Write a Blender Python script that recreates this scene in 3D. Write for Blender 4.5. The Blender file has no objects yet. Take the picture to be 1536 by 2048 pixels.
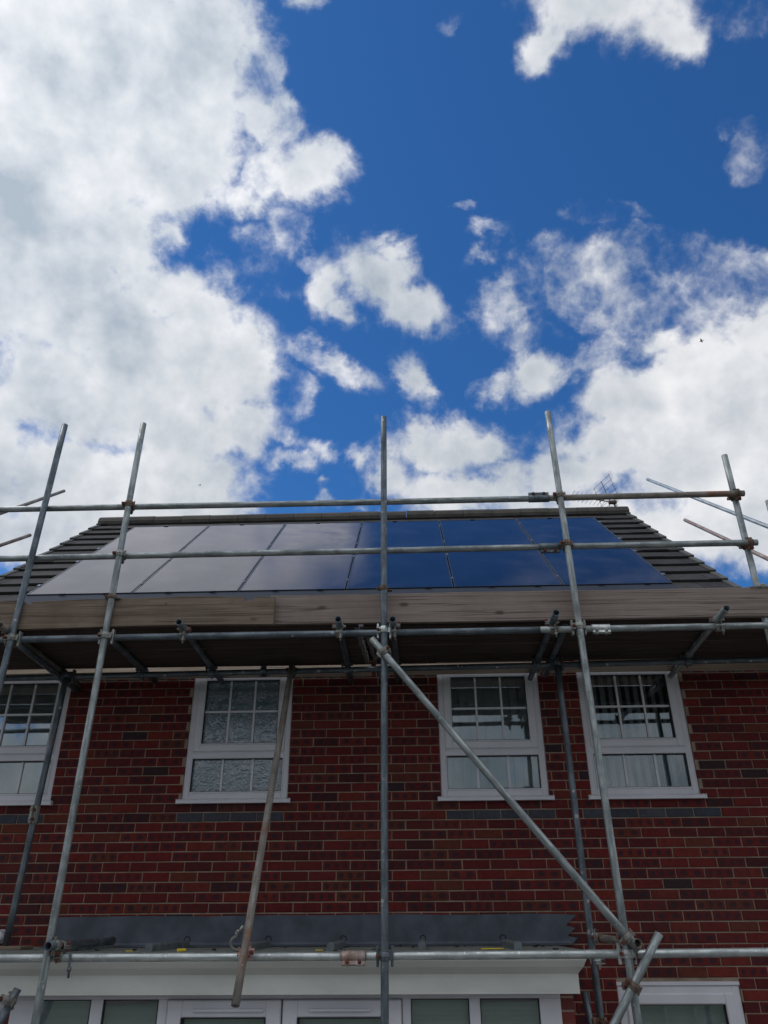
import bpy, bmesh, math, random
from mathutils import Vector, Matrix
random.seed(11)
S = bpy.context.scene
C = S.collection
V = Vector
# ------------------------------------------------------------------ camera
R_ = V((0.99936926, 0.0351146, -0.00529622)); U_ = V((0.02117464, -0.46950388, 0.88267647)); F_ = V((-0.02850824, 0.88223187, 0.46995128))
U_ = V((0.0212, -0.46950388, 0.88267647)); F_ = R_.cross(U_) * -1; U_ = F_.cross(R_) * -1
cd = bpy.data.cameras.new('camera'); cam = bpy.data.objects.new('camera', cd); C.objects.link(cam)
cd.sensor_fit = 'VERTICAL'; cd.sensor_height = 36; cd.lens = 36 * 1542.4 / 2048; cd.clip_end = 2000; cd.clip_start = .05
E1, E2, E3 = V((0.99936926, 0.02117464, -0.02850824)), V((0.0351146, -0.46950388, 0.88223187)), V((-0.00529622, 0.88267647, 0.46995128))
Rv = V((E1.x, E2.x, E3.x)).normalized(); Fv = V((E1.z, E2.z, E3.z)).normalized(); Uv = Rv.cross(Fv).normalized(); Rv = Fv.cross(Uv)
M = Matrix((Rv, Uv, -Fv)).transposed().to_4x4(); M.translation = V((0, -6.814, 2.45)); cam.matrix_world = M
S.camera = cam
# ------------------------------------------------------------------ node helpers
class NT:
    def __init__(s, tree): s.t = tree; s.n = tree.nodes; s.l = tree.links
    def new(s, typ, **k):
        n = s.n.new(typ)
        for a, b in k.items():
            if a.startswith('i_'):
                key = a[2:]; key = int(key) if key.isdigit() else key.replace('_', ' ')
                s.set(n.inputs[key], b)
            else: setattr(n, a, b)
        return n
    def set(s, inp, b):
        if isinstance(b, bpy.types.NodeSocket): s.l.new(b, inp)
        else: inp.default_value = b
    def math(s, op, a, b=None, c=None, clamp=False):
        n = s.n.new('ShaderNodeMath'); n.operation = op; n.use_clamp = clamp
        for i, x in enumerate((a, b, c)):
            if x is not None: s.set(n.inputs[i], x)
        return n.outputs[0]
    def vmath(s, op, a, b=None, scale=None, out=0):
        n = s.n.new('ShaderNodeVectorMath'); n.operation = op
        s.set(n.inputs[0], a)
        if b is not None: s.set(n.inputs[1], b)
        if scale is not None: s.set(n.inputs['Scale'], scale)
        return n.outputs[out]
    def noise(s, vec, scale, detail=4, rough=.55, dist=0, color=False):
        n = s.new('ShaderNodeTexNoise'); s.set(n.inputs['Vector'], vec)
        n.inputs['Scale'].default_value = scale; n.inputs['Detail'].default_value = detail
        n.inputs['Roughness'].default_value = rough; n.inputs['Distortion'].default_value = dist
        return n.outputs['Color' if color else 'Fac']
    def ramp(s, fac, a, b, va=0., vb=1., smooth=True):
        n = s.new('ShaderNodeMapRange'); n.interpolation_type = 'SMOOTHSTEP' if smooth else 'LINEAR'
        for i, x in enumerate((fac, a, b, va, vb)): s.set(n.inputs[i], x)
        return n.outputs[0]
    def mix(s, f, a, b, blend='MIX'):
        n = s.new('ShaderNodeMix', data_type='RGBA', blend_type=blend)
        s.set(n.inputs[0], f)
        for i, x in ((6, a), (7, b)):
            if isinstance(x, tuple): x = (*x[:3], 1)
            s.set(n.inputs[i], x)
        return n.outputs[2]
# ------------------------------------------------------------------ sky with clouds (world)
SUN_EL, SUN_AZ = math.radians(58), math.radians(-78)      # azimuth from +y (behind the house), negative = to the left
W = bpy.data.worlds.new('World'); S.world = W; W.use_nodes = True
t = NT(W.node_tree); t.n.clear()
tc = t.new('ShaderNodeTexCoord'); D = t.vmath('NORMALIZE', tc.outputs['Generated'])
sky = t.new('ShaderNodeTexSky', sky_type='NISHITA', sun_disc=False, sun_elevation=SUN_EL, sun_rotation=SUN_AZ, air_density=1.0, dust_density=.2, ozone_density=2.5)
# cloud bank laid out on the celestial sphere, in coordinates on the plane tangent to it above the roof
uu = t.vmath('DOT_PRODUCT', D, tuple(Rv), out=1); vv = t.vmath('DOT_PRODUCT', D, tuple(Uv), out=1); ww = t.vmath('DOT_PRODUCT', D, tuple(Fv), out=1)
wc = t.math('MAXIMUM', ww, .12)
cx = t.new('ShaderNodeCombineXYZ'); t.set(cx.inputs[0], t.math('DIVIDE', uu, wc)); t.set(cx.inputs[1], t.math('DIVIDE', vv, wc)); P2 = cx.outputs[0]
n1 = t.noise(D, 3.2, 3, .5, color=True); n2 = t.noise(D, 9, 6, .62, .3, color=True)
w1 = t.vmath('SCALE', t.vmath('SUBTRACT', n1, (.5, .5, .5)), scale=.06)
w2 = t.vmath('SCALE', t.vmath('SUBTRACT', n2, (.5, .5, .5)), scale=.11)
PW = t.vmath('ADD', P2, t.vmath('ADD', w1, w2))
EL = [  # px, py, rx, ry, rot, weight
 (60, 60, 420, 430, 0, 1), (180, 230, 380, 270, 10, 1), (400, 90, 165, 190, 0, 1), (370, 350, 170, 135, 0, 1), (500, 400, 60, 50, 0, .5), (620, 335, 85, 80, 30, .75), (565, 250, 75, 60, 30, .42), (540, 330, 60, 80, 0, .45), (545, 160, 40, 80, 0, .3), (590, 450, 45, 70, 10, .25),
 (60, 520, 310, 280, 0, 1), (250, 470, 110, 110, 0, 1), (330, 590, 120, 80, 20, .85), (200, 740, 340, 220, 8, 1), (400, 630, 130, 120, 35, 1), (430, 760, 165, 150, 0, 1), (470, 850, 125, 90, 0, 1),
 (200, 970, 350, 160, 0, 1), (410, 960, 130, 70, -15, 1), (-150, 900, 260, 400, 0, 1), (555, 880, 50, 40, 0, .3), (490, 1015, 100, 24, 0, .5),
 (655, 570, 55, 75, 25, .6), (765, 540, 110, 72, 32, 1), (850, 625, 100, 62, 32, .85), (780, 480, 60, 36, 20, .55), (640, 515, 60, 36, 0, .3), (700, 620, 60, 36, 30, .4),
 (990, 470, 66, 36, -20, .42), (965, 522, 60, 26, -12, .45), (1005, 605, 64, 72, 10, .5),
 (828, 752, 44, 74, 0, .9), (665, 735, 100, 40, 18, .42), (600, 720, 50, 24, 0, .3), (1080, 735, 90, 62, -20, .85), (1000, 770, 60, 46, -10, .45),
 (890, 900, 130, 78, 5, 1), (835, 850, 60, 42, 0, .8), (970, 905, 95, 55, 0, .75), (930, 985, 260, 72, -5, 1), (800, 960, 70, 80, 0, .8),
 (1190, 560, 120, 100, 20, .32), (1340, 620, 200, 90, 10, .40), (1260, 500, 200, 46, 0, .12), (1440, 540, 160, 60, 0, .15), (1090, 540, 80, 80, 0, .16), (1060, 660, 90, 50, 0, .22), (1190, 690, 90, 60, -20, .42),
 (1400, 770, 270, 160, -25, 1), (1520, 670, 180, 100, -10, 1), (1300, 880, 250, 150, -20, 1), (1140, 970, 200, 80, -12, 1), (1450, 950, 300, 160, 0, 1), (1230, 760, 110, 80, -30, .7), (1330, 680, 130, 60, -10, .8), (1650, 850, 250, 330, 0, 1), (1200, 1060, 420, 90, 0, 1), (1500, 1080, 300, 120, 0, 1), (60, 1080, 420, 120, 0, 1),
 (1215, -5, 215, 105, 6, .95), (1085, 70, 70, 55, -20, .6), (1340, 50, 90, 55, 0, .6), (1490, 20, 70, 60, 0, .06), (610, -10, 70, 44, 0, .7), (1505, 290, 40, 60, 30, .04), (1495, 235, 60, 22, 0, .03), (1225, 425, 80, 24, 10, .04), (895, 20, 26, 50, 0, .03), (940, 420, 26, 10, 0, .2),
 (655, 910, 50, 20, 12, .32), (722, 915, 38, 32, 0, .42), (665, 965, 16, 13, 0, .5), (590, 930, 70, 20, 5, .32), (680, 1005, 30, 18, 0, .3), (740, 1020, 50, 14, 0, .35), (500, 690, 60, 60, 0, .10), (540, 540, 70, 80, 0, .08), (380, 860, 130, 110, 0, 1), (330, 480, 60, 50, 0, .5), (590, 800, 40, 60, 0, .22)]
acc = None
for n_, (x, y, rx, ry, rot, wt) in enumerate(EL):
    if n_ and n_ % 6 == 0: PW = t.vmath('ADD', PW, t.vmath('SCALE', (1e-7, 1e-7, 1e-7), scale=acc))   # keeps the node evaluation sequential
    mp = t.new('ShaderNodeMapping', vector_type='TEXTURE')
    t.set(mp.inputs['Vector'], PW)
    k = 1542.4
    mp.inputs['Location'].default_value = ((x - 768) / k, (1024 - y) / k, 0)
    mp.inputs['Rotation'].default_value = (0, 0, -math.radians(rot))
    mp.inputs['Scale'].default_value = (rx / k, ry / k, 1)
    ln = t.vmath('LENGTH', mp.outputs[0], out=1)
    ks = (min(rx, ry) / k) ** .55 * .82
    f = t.math('MULTIPLY_ADD', ln, -ks, ks)
    f = t.math('MINIMUM', f, wt * .145)
    acc = f if acc is None else t.math('SMOOTH_MAX', f, acc, .02)
# everywhere else on the dome: broken cloud from noise
nb = t.noise(D, 1.7, 5, .55)
rest = t.ramp(nb, .20, .44, -.04, .12, False)
behind = t.ramp(ww, .62, .50)
field = t.mix(behind, acc, rest)
sdn = V((-.55, .35, .76)).normalized()
fine = t.noise(D, 15, 9, .57, .25); mid = t.noise(D, 6, 7, .54)
mid2 = t.noise(t.vmath('ADD', D, tuple(sdn * .028)), 6, 5, .56); fin2 = t.noise(t.vmath('ADD', D, tuple(sdn * .012)), 15, 6, .55)
den = t.math('ADD', field, t.math('MULTIPLY', t.math('SUBTRACT', fine, .5), .20))
den = t.math('ADD', den, t.math('MULTIPLY', t.math('SUBTRACT', mid, .5), .16))
bil = t.math('ABSOLUTE', t.math('SUBTRACT', t.noise(D, 26, 6, .56), .5))
den = t.math('ADD', den, t.math('MULTIPLY', bil, -.14)); den = t.math('ADD', den, .004)
alpha = t.math('POWER', t.ramp(den, -.014, .100), 1.7)
lowf = t.math('SUBTRACT', t.noise(D, 3.1, 4, .52), .5)
lit = t.math('ADD', t.math('MULTIPLY', t.math('SUBTRACT', mid, mid2), 2.4), t.math('MULTIPLY', t.math('SUBTRACT', fine, fin2), .6))
th = t.math('ADD', t.math('MULTIPLY', t.math('MINIMUM', den, .13), 1.3), t.math('MULTIPLY', lowf, .95))
thick = t.ramp(t.math('SUBTRACT', th, t.math('MULTIPLY', lit, .60)), -.16, .46, 0, 1, False)
cw = t.mix(thick, (.98, .98, 1.0), (.40, .47, .55))
# clouds nearer the sun are brighter, those opposite it are lit from the front
sd = (math.sin(SUN_AZ) * math.cos(SUN_EL), math.cos(SUN_AZ) * math.cos(SUN_EL), math.sin(SUN_EL))
glow = t.ramp(t.vmath('DOT_PRODUCT', D, sd, out=1), .55, 1.0, 0.92, 1.15)
back = t.ramp(t.vmath('DOT_PRODUCT', D, (0, 1, 0), out=1), .1, -.3, 1.0, .88)
sz_ = t.new('ShaderNodeSeparateXYZ'); t.l.new(D, sz_.inputs[0])
low = t.math('ADD', 1., t.math('MULTIPLY', behind, t.math('SUBTRACT', t.ramp(sz_.outputs[2], .0, .7, .60, 1.35, False), 1.)))
cw = t.vmath('SCALE', cw, scale=t.math('MULTIPLY', t.math('MULTIPLY', t.math('MULTIPLY', glow, back), low), 10.0))
blue = t.mix(1.0, sky.outputs[0], (.27, .66, 1.06), 'MULTIPLY')
col = t.mix(alpha, blue, cw)
bg = t.new('ShaderNodeBackground'); t.set(bg.inputs[0], col); bg.inputs[1].default_value = .1
wo = t.new('ShaderNodeOutputWorld'); t.l.new(bg.outputs[0], wo.inputs[0])
# ------------------------------------------------------------------ sun (behind thin cloud, so soft and weak)
sl = bpy.data.lights.new('sun', 'SUN'); sl.energy = .8; sl.angle = math.radians(14); sl.color = (1, .96, .9)
so = bpy.data.objects.new('sun', sl); C.objects.link(so); so.rotation_euler = (-V(sd)).to_track_quat('-Z', 'Y').to_euler(); so.location = (-3, 6, 14)
S.view_settings.view_transform = 'Standard'; S.view_settings.look = 'None'; S.view_settings.exposure = 0; S.view_settings.gamma = 1
S.render.engine = 'CYCLES'; S.cycles.max_bounces = 6; S.cycles.transparent_max_bounces = 12
# ------------------------------------------------------------------ materials
def mat(name):
    m = bpy.data.materials.new(name); m.use_nodes = True; t = NT(m.node_tree); t.n.clear()
    o = t.new('ShaderNodeOutputMaterial'); p = t.new('ShaderNodeBsdfPrincipled'); t.l.new(p.outputs[0], o.inputs[0])
    return m, t, p, o
def bump(t, p, h, strength=.3, dist=.002):
    b = t.new('ShaderNodeBump'); b.inputs['Strength'].default_value = strength; b.inputs['Distance'].default_value = dist
    t.set(b.inputs['Height'], h); t.l.new(b.outputs[0], p.inputs['Normal'])
def objco(t, scale=(1, 1, 1)):
    tc = t.new('ShaderNodeTexCoord'); mp = t.new('ShaderNodeMapping'); mp.inputs['Scale'].default_value = scale
    t.l.new(tc.outputs['Object'], mp.inputs[0]); return mp.outputs[0]
def plain(name, c, rough=.6, metal=0, vary=.12, sc=8, bm_=.1, scl=(1, 1, 1)):
    m, t, p, o = mat(name); v = objco(t, scl); n = t.noise(v, sc, 5)
    f = t.ramp(n, .3, .7)
    t.set(p.inputs['Base Color'], t.mix(f, tuple(x * (1 - vary) for x in c), tuple(min(1, x * (1 + vary)) for x in c)))
    p.inputs['Roughness'].default_value = rough; p.inputs['Metallic'].default_value = metal
    if bm_: bump(t, p, t.noise(v, sc * 12, 3), bm_)
    return m
def steel(name, a, b, rough, metal, rust=.0, paint=0, rustc=(.16, .07, .035)):
    m, t, p, o = mat(name); v = objco(t, (1, 1, .12)); v1 = objco(t)
    oi = t.new('ShaderNodeObjectInfo').outputs['Random']
    off = t.vmath('ADD', v, t.vmath('SCALE', (31., 17., 7.), scale=oi)); off1 = t.vmath('ADD', v1, t.vmath('SCALE', (31., 17., 7.), scale=oi))
    st = t.ramp(t.noise(off, 46, 5, .6), .32, .68); bl = t.ramp(t.noise(off1, 7, 5, .6), .38, .66)
    c = t.mix(st, a, b); c = t.mix(t.math('MULTIPLY', bl, .5), c, tuple(x * .55 for x in a))
    c = t.mix(t.ramp(t.noise(off1, 60, 3, .7), .62, .72), c, tuple(min(1, x * 1.5) for x in b))
    r = t.ramp(t.noise(off1, 2.6, 7, .68), .56 - rust * .4, .70 - rust * .35)
    c = t.mix(t.math('MULTIPLY', r, .85 if rust > 0 else .25), c, t.mix(st, rustc, tuple(x * 1.7 for x in rustc)))
    if paint:   # dried splashes of mortar and paint
        vo = t.new('ShaderNodeTexVoronoi', feature='F1'); t.set(vo.inputs['Vector'], t.vmath('ADD', off1, t.vmath('SCALE', t.noise(off1, 30, 2, color=True), scale=.03))); vo.inputs['Scale'].default_value = 16
        sp = t.math('MULTIPLY', t.ramp(vo.outputs['Distance'], .25, .15), t.ramp(t.noise(off1, 3, 2), .5, .6))
        c = t.mix(sp, c, (.45, .44, .42))
    t.set(p.inputs['Base Color'], c)
    t.set(p.inputs['Roughness'], t.ramp(bl, 0, 1, rough, rough + .22, False))
    t.set(p.inputs['Metallic'], t.math('MULTIPLY', t.math('SUBTRACT', 1., r), metal))
    bump(t, p, t.noise(off1, 120, 4, .7), .25, .0008)
    return m
MT = {}
MT['galv'] = steel('galvanised_steel', (.20, .23, .235), (.44, .48, .48), .38, .55, 0, 0)
MT['galv_dark'] = steel('dark_galvanised_steel', (.10, .125, .15), (.19, .225, .25), .4, .6, 0, 1)
MT['galv_brown'] = steel('weathered_steel', (.19, .17, .15), (.34, .32, .29), .6, .25, .12)
MT['galv_bright'] = steel('bright_galvanised_steel', (.42, .46, .46), (.70, .74, .72), .30, .7, 0)
MT['clip'] = steel('coupler_steel', (.20, .20, .19), (.40, .40, .37), .45, .6, .06)
MT['clip_rust'] = steel('rusty_coupler_steel', (.12, .09, .07), (.25, .19, .15), .75, .2, .22)
MT['clip_pink'] = plain('red_oxide_coupler', (.42, .24, .22), .6, .1, .3, 20, .3)
MT['bolt'] = plain('rusty_bolt', (.14, .045, .03), .8, .1, .5, 60, .5)
MT['sleeve_rust'] = steel('rusty_sleeve_steel', (.36, .26, .23), (.5, .42, .40), .5, .35, .2)
MT['upvc'] = plain('white_plastic', (.72, .715, .76), .35, 0, .05, 3, .02)
MT['upvc_dirty'] = plain('weathered_white_plastic', (.66, .67, .62), .5, 0, .10, 2, .05, (1, 1, 2))
MT['rubber'] = plain('black_gasket', (.012, .012, .014), .6, 0, .1, 9, 0)
MT['blackplastic'] = plain('black_plastic', (.015, .016, .018), .4, 0, .2, 9, .05)
MT['lead'] = plain('lead_sheet', (.085, .10, .13), .55, .15, .28, 5, .25)
MT['leadroll'] = plain('grey_roofing_felt', (.13, .155, .165), .7, 0, .3, 12, .3)
MT['roofing'] = plain('mineral_felt', (.16, .17, .155), .9, 0, .3, 18, .5)
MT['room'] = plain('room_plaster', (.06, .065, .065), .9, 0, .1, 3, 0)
MT['blind'] = plain('grey_blind_fabric', (.80, .82, .82), .8, 0, .12, 6, .05)
MT['roller'] = plain('pale_green_blind', (.84, .85, .84), .8, 0, .1, 3, .05, (.3, 1, 6))
MT['yellow'] = plain('yellow_plastic', (.75, .55, .03), .5, 0, .1, 9, 0)
MT['lichen'] = plain('moss', (.02, .022, .012), .95, 0, .5, 60, .5)
MT['aluminium'] = plain('dull_aluminium', (.12, .12, .13), .4, .8, .2, 20, .1)
MT['bird'] = plain('dark_feathers', (.02, .02, .022), .8, 0, .2, 9, 0)
MT['concrete'] = plain('pale_paving', (.17, .165, .155), .85, 0, .2, 6, .3)
MT['grassy'] = plain('short_grass', (.06, .078, .034), .95, 0, .4, 12, .5)
MT['render'] = plain('pale_render', (.42, .36, .30), .85, 0, .15, 3, .2)
MT['framemetal'] = plain('black_anodised_frame', (.022, .026, .034), .32, .5, .15, 5, 0)
MT['edge'] = plain('silver_anodised_edge', (.30, .33, .38), .3, .8, .1, 9, 0)
MT['skirt'] = plain('navy_coated_steel', (.030, .042, .068), .75, 0, .15, 2, .05)
# bricks
def brick_mat(name, cols, blotch):
    m, t, p, o = mat(name)
    g = t.new('ShaderNodeNewGeometry'); rnd = g.outputs['Random Per Island']
    cr = t.new('ShaderNodeValToRGB'); cr.color_ramp.interpolation = 'CONSTANT'
    els = cr.color_ramp.elements
    while len(els) < len(cols): els.new(.5)
    pos = 0
    for e, (c, wgt) in zip(els, cols): e.position = pos; e.color = (*c, 1); pos += wgt
    t.l.new(rnd, cr.inputs[0])
    v = objco(t); off = t.vmath('ADD', v, t.vmath('SCALE', (13., 7., 29.), scale=rnd))
    c = cr.outputs[0]
    c = t.mix(t.ramp(t.noise(off, 28, 5, .65), .3, .75), c, t.mix(1., c, (.62, .60, .62), 'MULTIPLY'))
    c = t.mix(t.math('MULTIPLY', t.ramp(t.noise(off, 150, 3, .7), .5, .75), .5), c, t.mix(1., c, (1.5, 1.35, 1.25), 'MULTIPLY'))
    if blotch:  # kiln marks: two or three dark ovals across a share of the bricks
        uv = t.new('ShaderNodeUVMap'); uv.uv_map = 'brick'
        sx = t.new('ShaderNodeSeparateXYZ'); t.l.new(uv.outputs[0], sx.inputs[0])
        r2 = t.math('FRACT', t.math('MULTIPLY', rnd, 57.31)); r3 = t.math('FRACT', t.math('MULTIPLY', rnd, 211.7))
        fx = t.math('ABSOLUTE', t.math('SUBTRACT', t.math('FRACT', t.math('ADD', t.math('MULTIPLY', sx.outputs[0], t.math('ADD', 2., t.math('ROUND', r3))), .0)), .5))
        fy = t.math('ABSOLUTE', t.math('SUBTRACT', sx.outputs[1], .5))
        dd = t.math('SQRT', t.math('ADD', t.math('MULTIPLY', fx, fx), t.math('MULTIPLY', t.math('MULTIPLY', fy, fy), .7)))
        dd = t.math('ADD', dd, t.math('MULTIPLY', t.math('SUBTRACT', t.noise(off, 45, 4), .5), .28))
        mk = t.math('MULTIPLY', t.ramp(dd, .36, .18), t.ramp(r2, .36, .6))
        c = t.mix(t.math('MULTIPLY', mk, .82), c, (.028, .018, .028))
    sm = t.ramp(t.noise(v, 1.1, 4, .6), .35, .7)      # broad weather staining over the wall
    c = t.mix(t.math('MULTIPLY', sm, .30), c, (.05, .03, .027))
    t.set(p.inputs['Base Color'], c); p.inputs['Roughness'].default_value = .82; p.inputs['Specular IOR Level'].default_value = .25
    bump(t, p, t.math('ADD', t.noise(off, 95, 6, .75), t.math('MULTIPLY', t.noise(off, 22, 3), .8)), .5, .004)
    return m
MT['brick'] = brick_mat('red_brick', [((.185, .020, .019), .28), ((.150, .018, .018), .24), ((.205, .030, .021), .15), ((.115, .017, .019), .14), ((.165, .038, .023), .12), ((.080, .018, .021), .05), ((.05, .026, .030), .02)], True)
MT['bluebrick'] = brick_mat('blue_engineering_brick', [((.085, .095, .12), .5), ((.07, .08, .105), .3), ((.10, .11, .13), .2)], False)
m, t, p, o = mat('mortar'); v = objco(t)
t.set(p.inputs['Base Color'], t.mix(t.ramp(t.noise(v, 5, 6, .7), .3, .7), (.25, .18, .135), (.42, .325, .255))); p.inputs['Roughness'].default_value = .95
bump(t, p, t.noise(v, 160, 4, .7), .6, .003); MT['mortar'] = m
m, t, p, o = mat('plain_brickwork'); v = objco(t)
bt = t.new('ShaderNodeTexBrick', offset=.5); mpn = t.new('ShaderNodeMapping'); mpn.inputs['Rotation'].default_value = (math.radians(90), 0, 0)
sx = t.new('ShaderNodeSeparateXYZ'); t.l.new(v, sx.inputs[0]); cb = t.new('ShaderNodeCombineXYZ'); t.set(cb.inputs[0], t.math('ADD', sx.outputs[0], sx.outputs[1])); t.l.new(sx.outputs[2], cb.inputs[1]); t.l.new(cb.outputs[0], bt.inputs['Vector'])
bt.inputs['Color1'].default_value = (.30, .05, .04, 1); bt.inputs['Color2'].default_value = (.15, .035, .03, 1); bt.inputs['Mortar'].default_value = (.3, .23, .18, 1)
bt.inputs['Scale'].default_value = 1; bt.inputs['Brick Width'].default_value = .225; bt.inputs['Row Height'].default_value = .075; bt.inputs['Mortar Size'].default_value = .006
t.l.new(bt.outputs[0], p.inputs['Base Color']); p.inputs['Roughness'].default_value = .85; MT['brickwork'] = m
# roof tiles
def tile_mat(name, a, b, k=1):
    m, t, p, o = mat(name); g = t.new('ShaderNodeNewGeometry'); rnd = g.outputs['Random Per Island']; v = objco(t)
    off = t.vmath('ADD', v, t.vmath('SCALE', (13., 7., 29.), scale=rnd))
    c = t.mix(rnd, a, b); c = t.mix(t.ramp(t.noise(off, 5, 6, .7), .35, .72), c, t.mix(1., c, (.62, .62, .62), 'MULTIPLY'))
    c = t.mix(t.math('MULTIPLY', t.ramp(t.noise(v, 34, 4, .7), .60, .72), .45 * k), c, (.17, .165, .14))
    c = t.mix(t.math('MULTIPLY', t.ramp(t.noise(v, 1.3, 5, .6), .56, .72), .35), c, (.12, .10, .055))
    t.set(p.inputs['Base Color'], c); p.inputs['Roughness'].default_value = .8; p.inputs['Specular IOR Level'].default_value = .3
    bump(t, p, t.noise(off, 90, 5, .7), .5, .003); return m
MT['tile'] = tile_mat('concrete_tile', (.040, .038, .039), (.060, .056, .056))
MT['ridge'] = tile_mat('ridge_tile', (.075, .070, .064), (.11, .10, .09), 1.3)
MT['verge'] = tile_mat('verge_cap', (.11, .115, .11), (.16, .165, .155))
# timber
def wood(name, a, b, c3, ax=0):
    m, t, p, o = mat(name); sc = [14, 14, 14]; sc[ax] = .55
    v = objco(t, tuple(sc)); v1 = objco(t); oi = t.new('ShaderNodeObjectInfo').outputs['Random']
    off = t.vmath('ADD', v, t.vmath('SCALE', (0., 37., 19.), scale=oi)); off1 = t.vmath('ADD', v1, t.vmath('SCALE', (11., 37., 19.), scale=oi))
    g = t.noise(off, 3.2, 9, .74, .5); f = t.ramp(g, .36, .64)
    c = t.mix(f, a, b)
    s2 = [3.2, 3.2, 3.2]; s2[ax] = .9
    c = t.mix(t.math('MULTIPLY', t.ramp(t.noise(off1, 2.3, 5, .62), .40, .7), .55), c, c3)
    s3 = [40, 40, 40]; s3[ax] = .35
    cr = t.noise(t.vmath('ADD', objco(t, tuple(s3)), t.vmath('SCALE', (0., 7., 3.), scale=oi)), 1.0, 2, .5)
    ck = t.ramp(t.math('ABSOLUTE', t.math('SUBTRACT', cr, .5)), .022, .004)       # drying cracks
    c = t.mix(t.math('MULTIPLY', ck, .6), c, (.02, .016, .012))
    vo = t.new('ShaderNodeTexVoronoi'); s4 = [6.5, 6.5, 6.5]; s4[ax] = 3.0
    t.set(vo.inputs['Vector'], t.vmath('ADD', objco(t, tuple(s4)), t.vmath('SCALE', (5., 9., 3.), scale=oi))); vo.inputs['Scale'].default_value = 1
    kn = t.math('MULTIPLY', t.ramp(vo.outputs['Distance'], .15, .07), t.ramp(t.noise(off1, 1.7, 1), .46, .5))
    c = t.mix(t.math('MULTIPLY', kn, .65), c, (.045, .03, .02))
    t.set(p.inputs['Base Color'], c); p.inputs['Roughness'].default_value = .88; p.inputs['Specular IOR Level'].default_value = .2
    bump(t, p, t.math('SUBTRACT', t.math('MULTIPLY', g, .7), ck), .5, .003); return m
MT['board'] = wood('grey_scaffold_timber', (.175, .132, .098), (.265, .208, .162), (.12, .085, .062))
MT['board2'] = wood('pinkish_scaffold_timber', (.255, .205, .18), (.325, .268, .238), (.21, .16, .14))
MT['boarddark'] = wood('shaded_scaffold_timber', (.055, .040, .035), (.10, .075, .063), (.04, .027, .024))  # platform boards: shade of the deck underside darkened into the timber colour
MT['boardpale'] = wood('gap_lit_timber', (.45, .36, .28), (.58, .48, .38), (.36, .27, .2))  # inner board: light falling through the board gap put into its pale colour
# glass
def glass(name, tint=(.75, .82, .82), refl=2.6, rough=0., wav=0):
    m = bpy.data.materials.new(name); m.use_nodes = True; t = NT(m.node_tree); t.n.clear()
    o = t.new('ShaderNodeOutputMaterial'); tr = t.new('ShaderNodeBsdfTransparent'); tr.inputs[0].default_value = (*tint, 1)
    gl = t.new('ShaderNodeBsdfGlossy'); gl.inputs['Color'].default_value = (.88, .96, 1, 1); gl.inputs['Roughness'].default_value = rough
    fr = t.new('ShaderNodeFresnel'); fr.inputs[0].default_value = 1.5
    v = objco(t)
    if wav:
        b = t.new('ShaderNodeBump'); b.inputs['Strength'].default_value = wav; b.inputs['Distance'].default_value = .004
        t.set(b.inputs['Height'], t.noise(v, 2.2, 2)); t.l.new(b.outputs[0], gl.inputs['Normal'])
    mx = t.new('ShaderNodeMixShader'); t.set(mx.inputs[0], t.math('MULTIPLY', fr.outputs[0], refl, clamp=True)); t.l.new(tr.outputs[0], mx.inputs[1]); t.l.new(gl.outputs[0], mx.inputs[2])
    t.l.new(mx.outputs[0], o.inputs[0]); return m
MT['glass'] = glass('window_glass', (.86, .89, .89), wav=.25, refl=4.0)
m, t, p, o = mat('obscure_patterned_glass'); v = objco(t, (1, 1, 1))
pat = t.noise(v, 17, 3, .5, 2.2); p.inputs['Roughness'].default_value = .10; p.inputs['IOR'].default_value = 2.4
t.set(p.inputs['Base Color'], t.mix(t.ramp(pat, .4, .6), (.10, .155, .185), (.15, .215, .25)))
bump(t, p, pat, .40, .010); MT['obscure'] = m
m, t, p, o = mat('solar_glass'); v = objco(t)
t.set(p.inputs['Base Color'], t.mix(t.noise(v, 2, 2), (.004, .006, .014), (.006, .009, .018))); p.inputs['Roughness'].default_value = .5; p.inputs['Specular IOR Level'].default_value = 0
gls = t.new('ShaderNodeBsdfGlossy'); t.set(gls.inputs['Color'], t.mix(t.ramp(t.noise(v, 1.6, 5, .6), .35, .7), (.84, .81, .84), (.93, .89, .92))); t.set(gls.inputs['Roughness'], t.ramp(t.noise(v, 3, 4), .3, .7, .10, .17))
frs = t.new('ShaderNodeFresnel'); frs.inputs[0].default_value = 1.5; mxs = t.new('ShaderNodeMixShader'); t.set(mxs.inputs[0], t.math('MULTIPLY', frs.outputs[0], 1.35, clamp=True))
t.l.new(p.outputs[0], mxs.inputs[1]); t.l.new(gls.outputs[0], mxs.inputs[2]); t.l.new(mxs.outputs[0], o.inputs[0]); MT['solar'] = m
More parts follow.
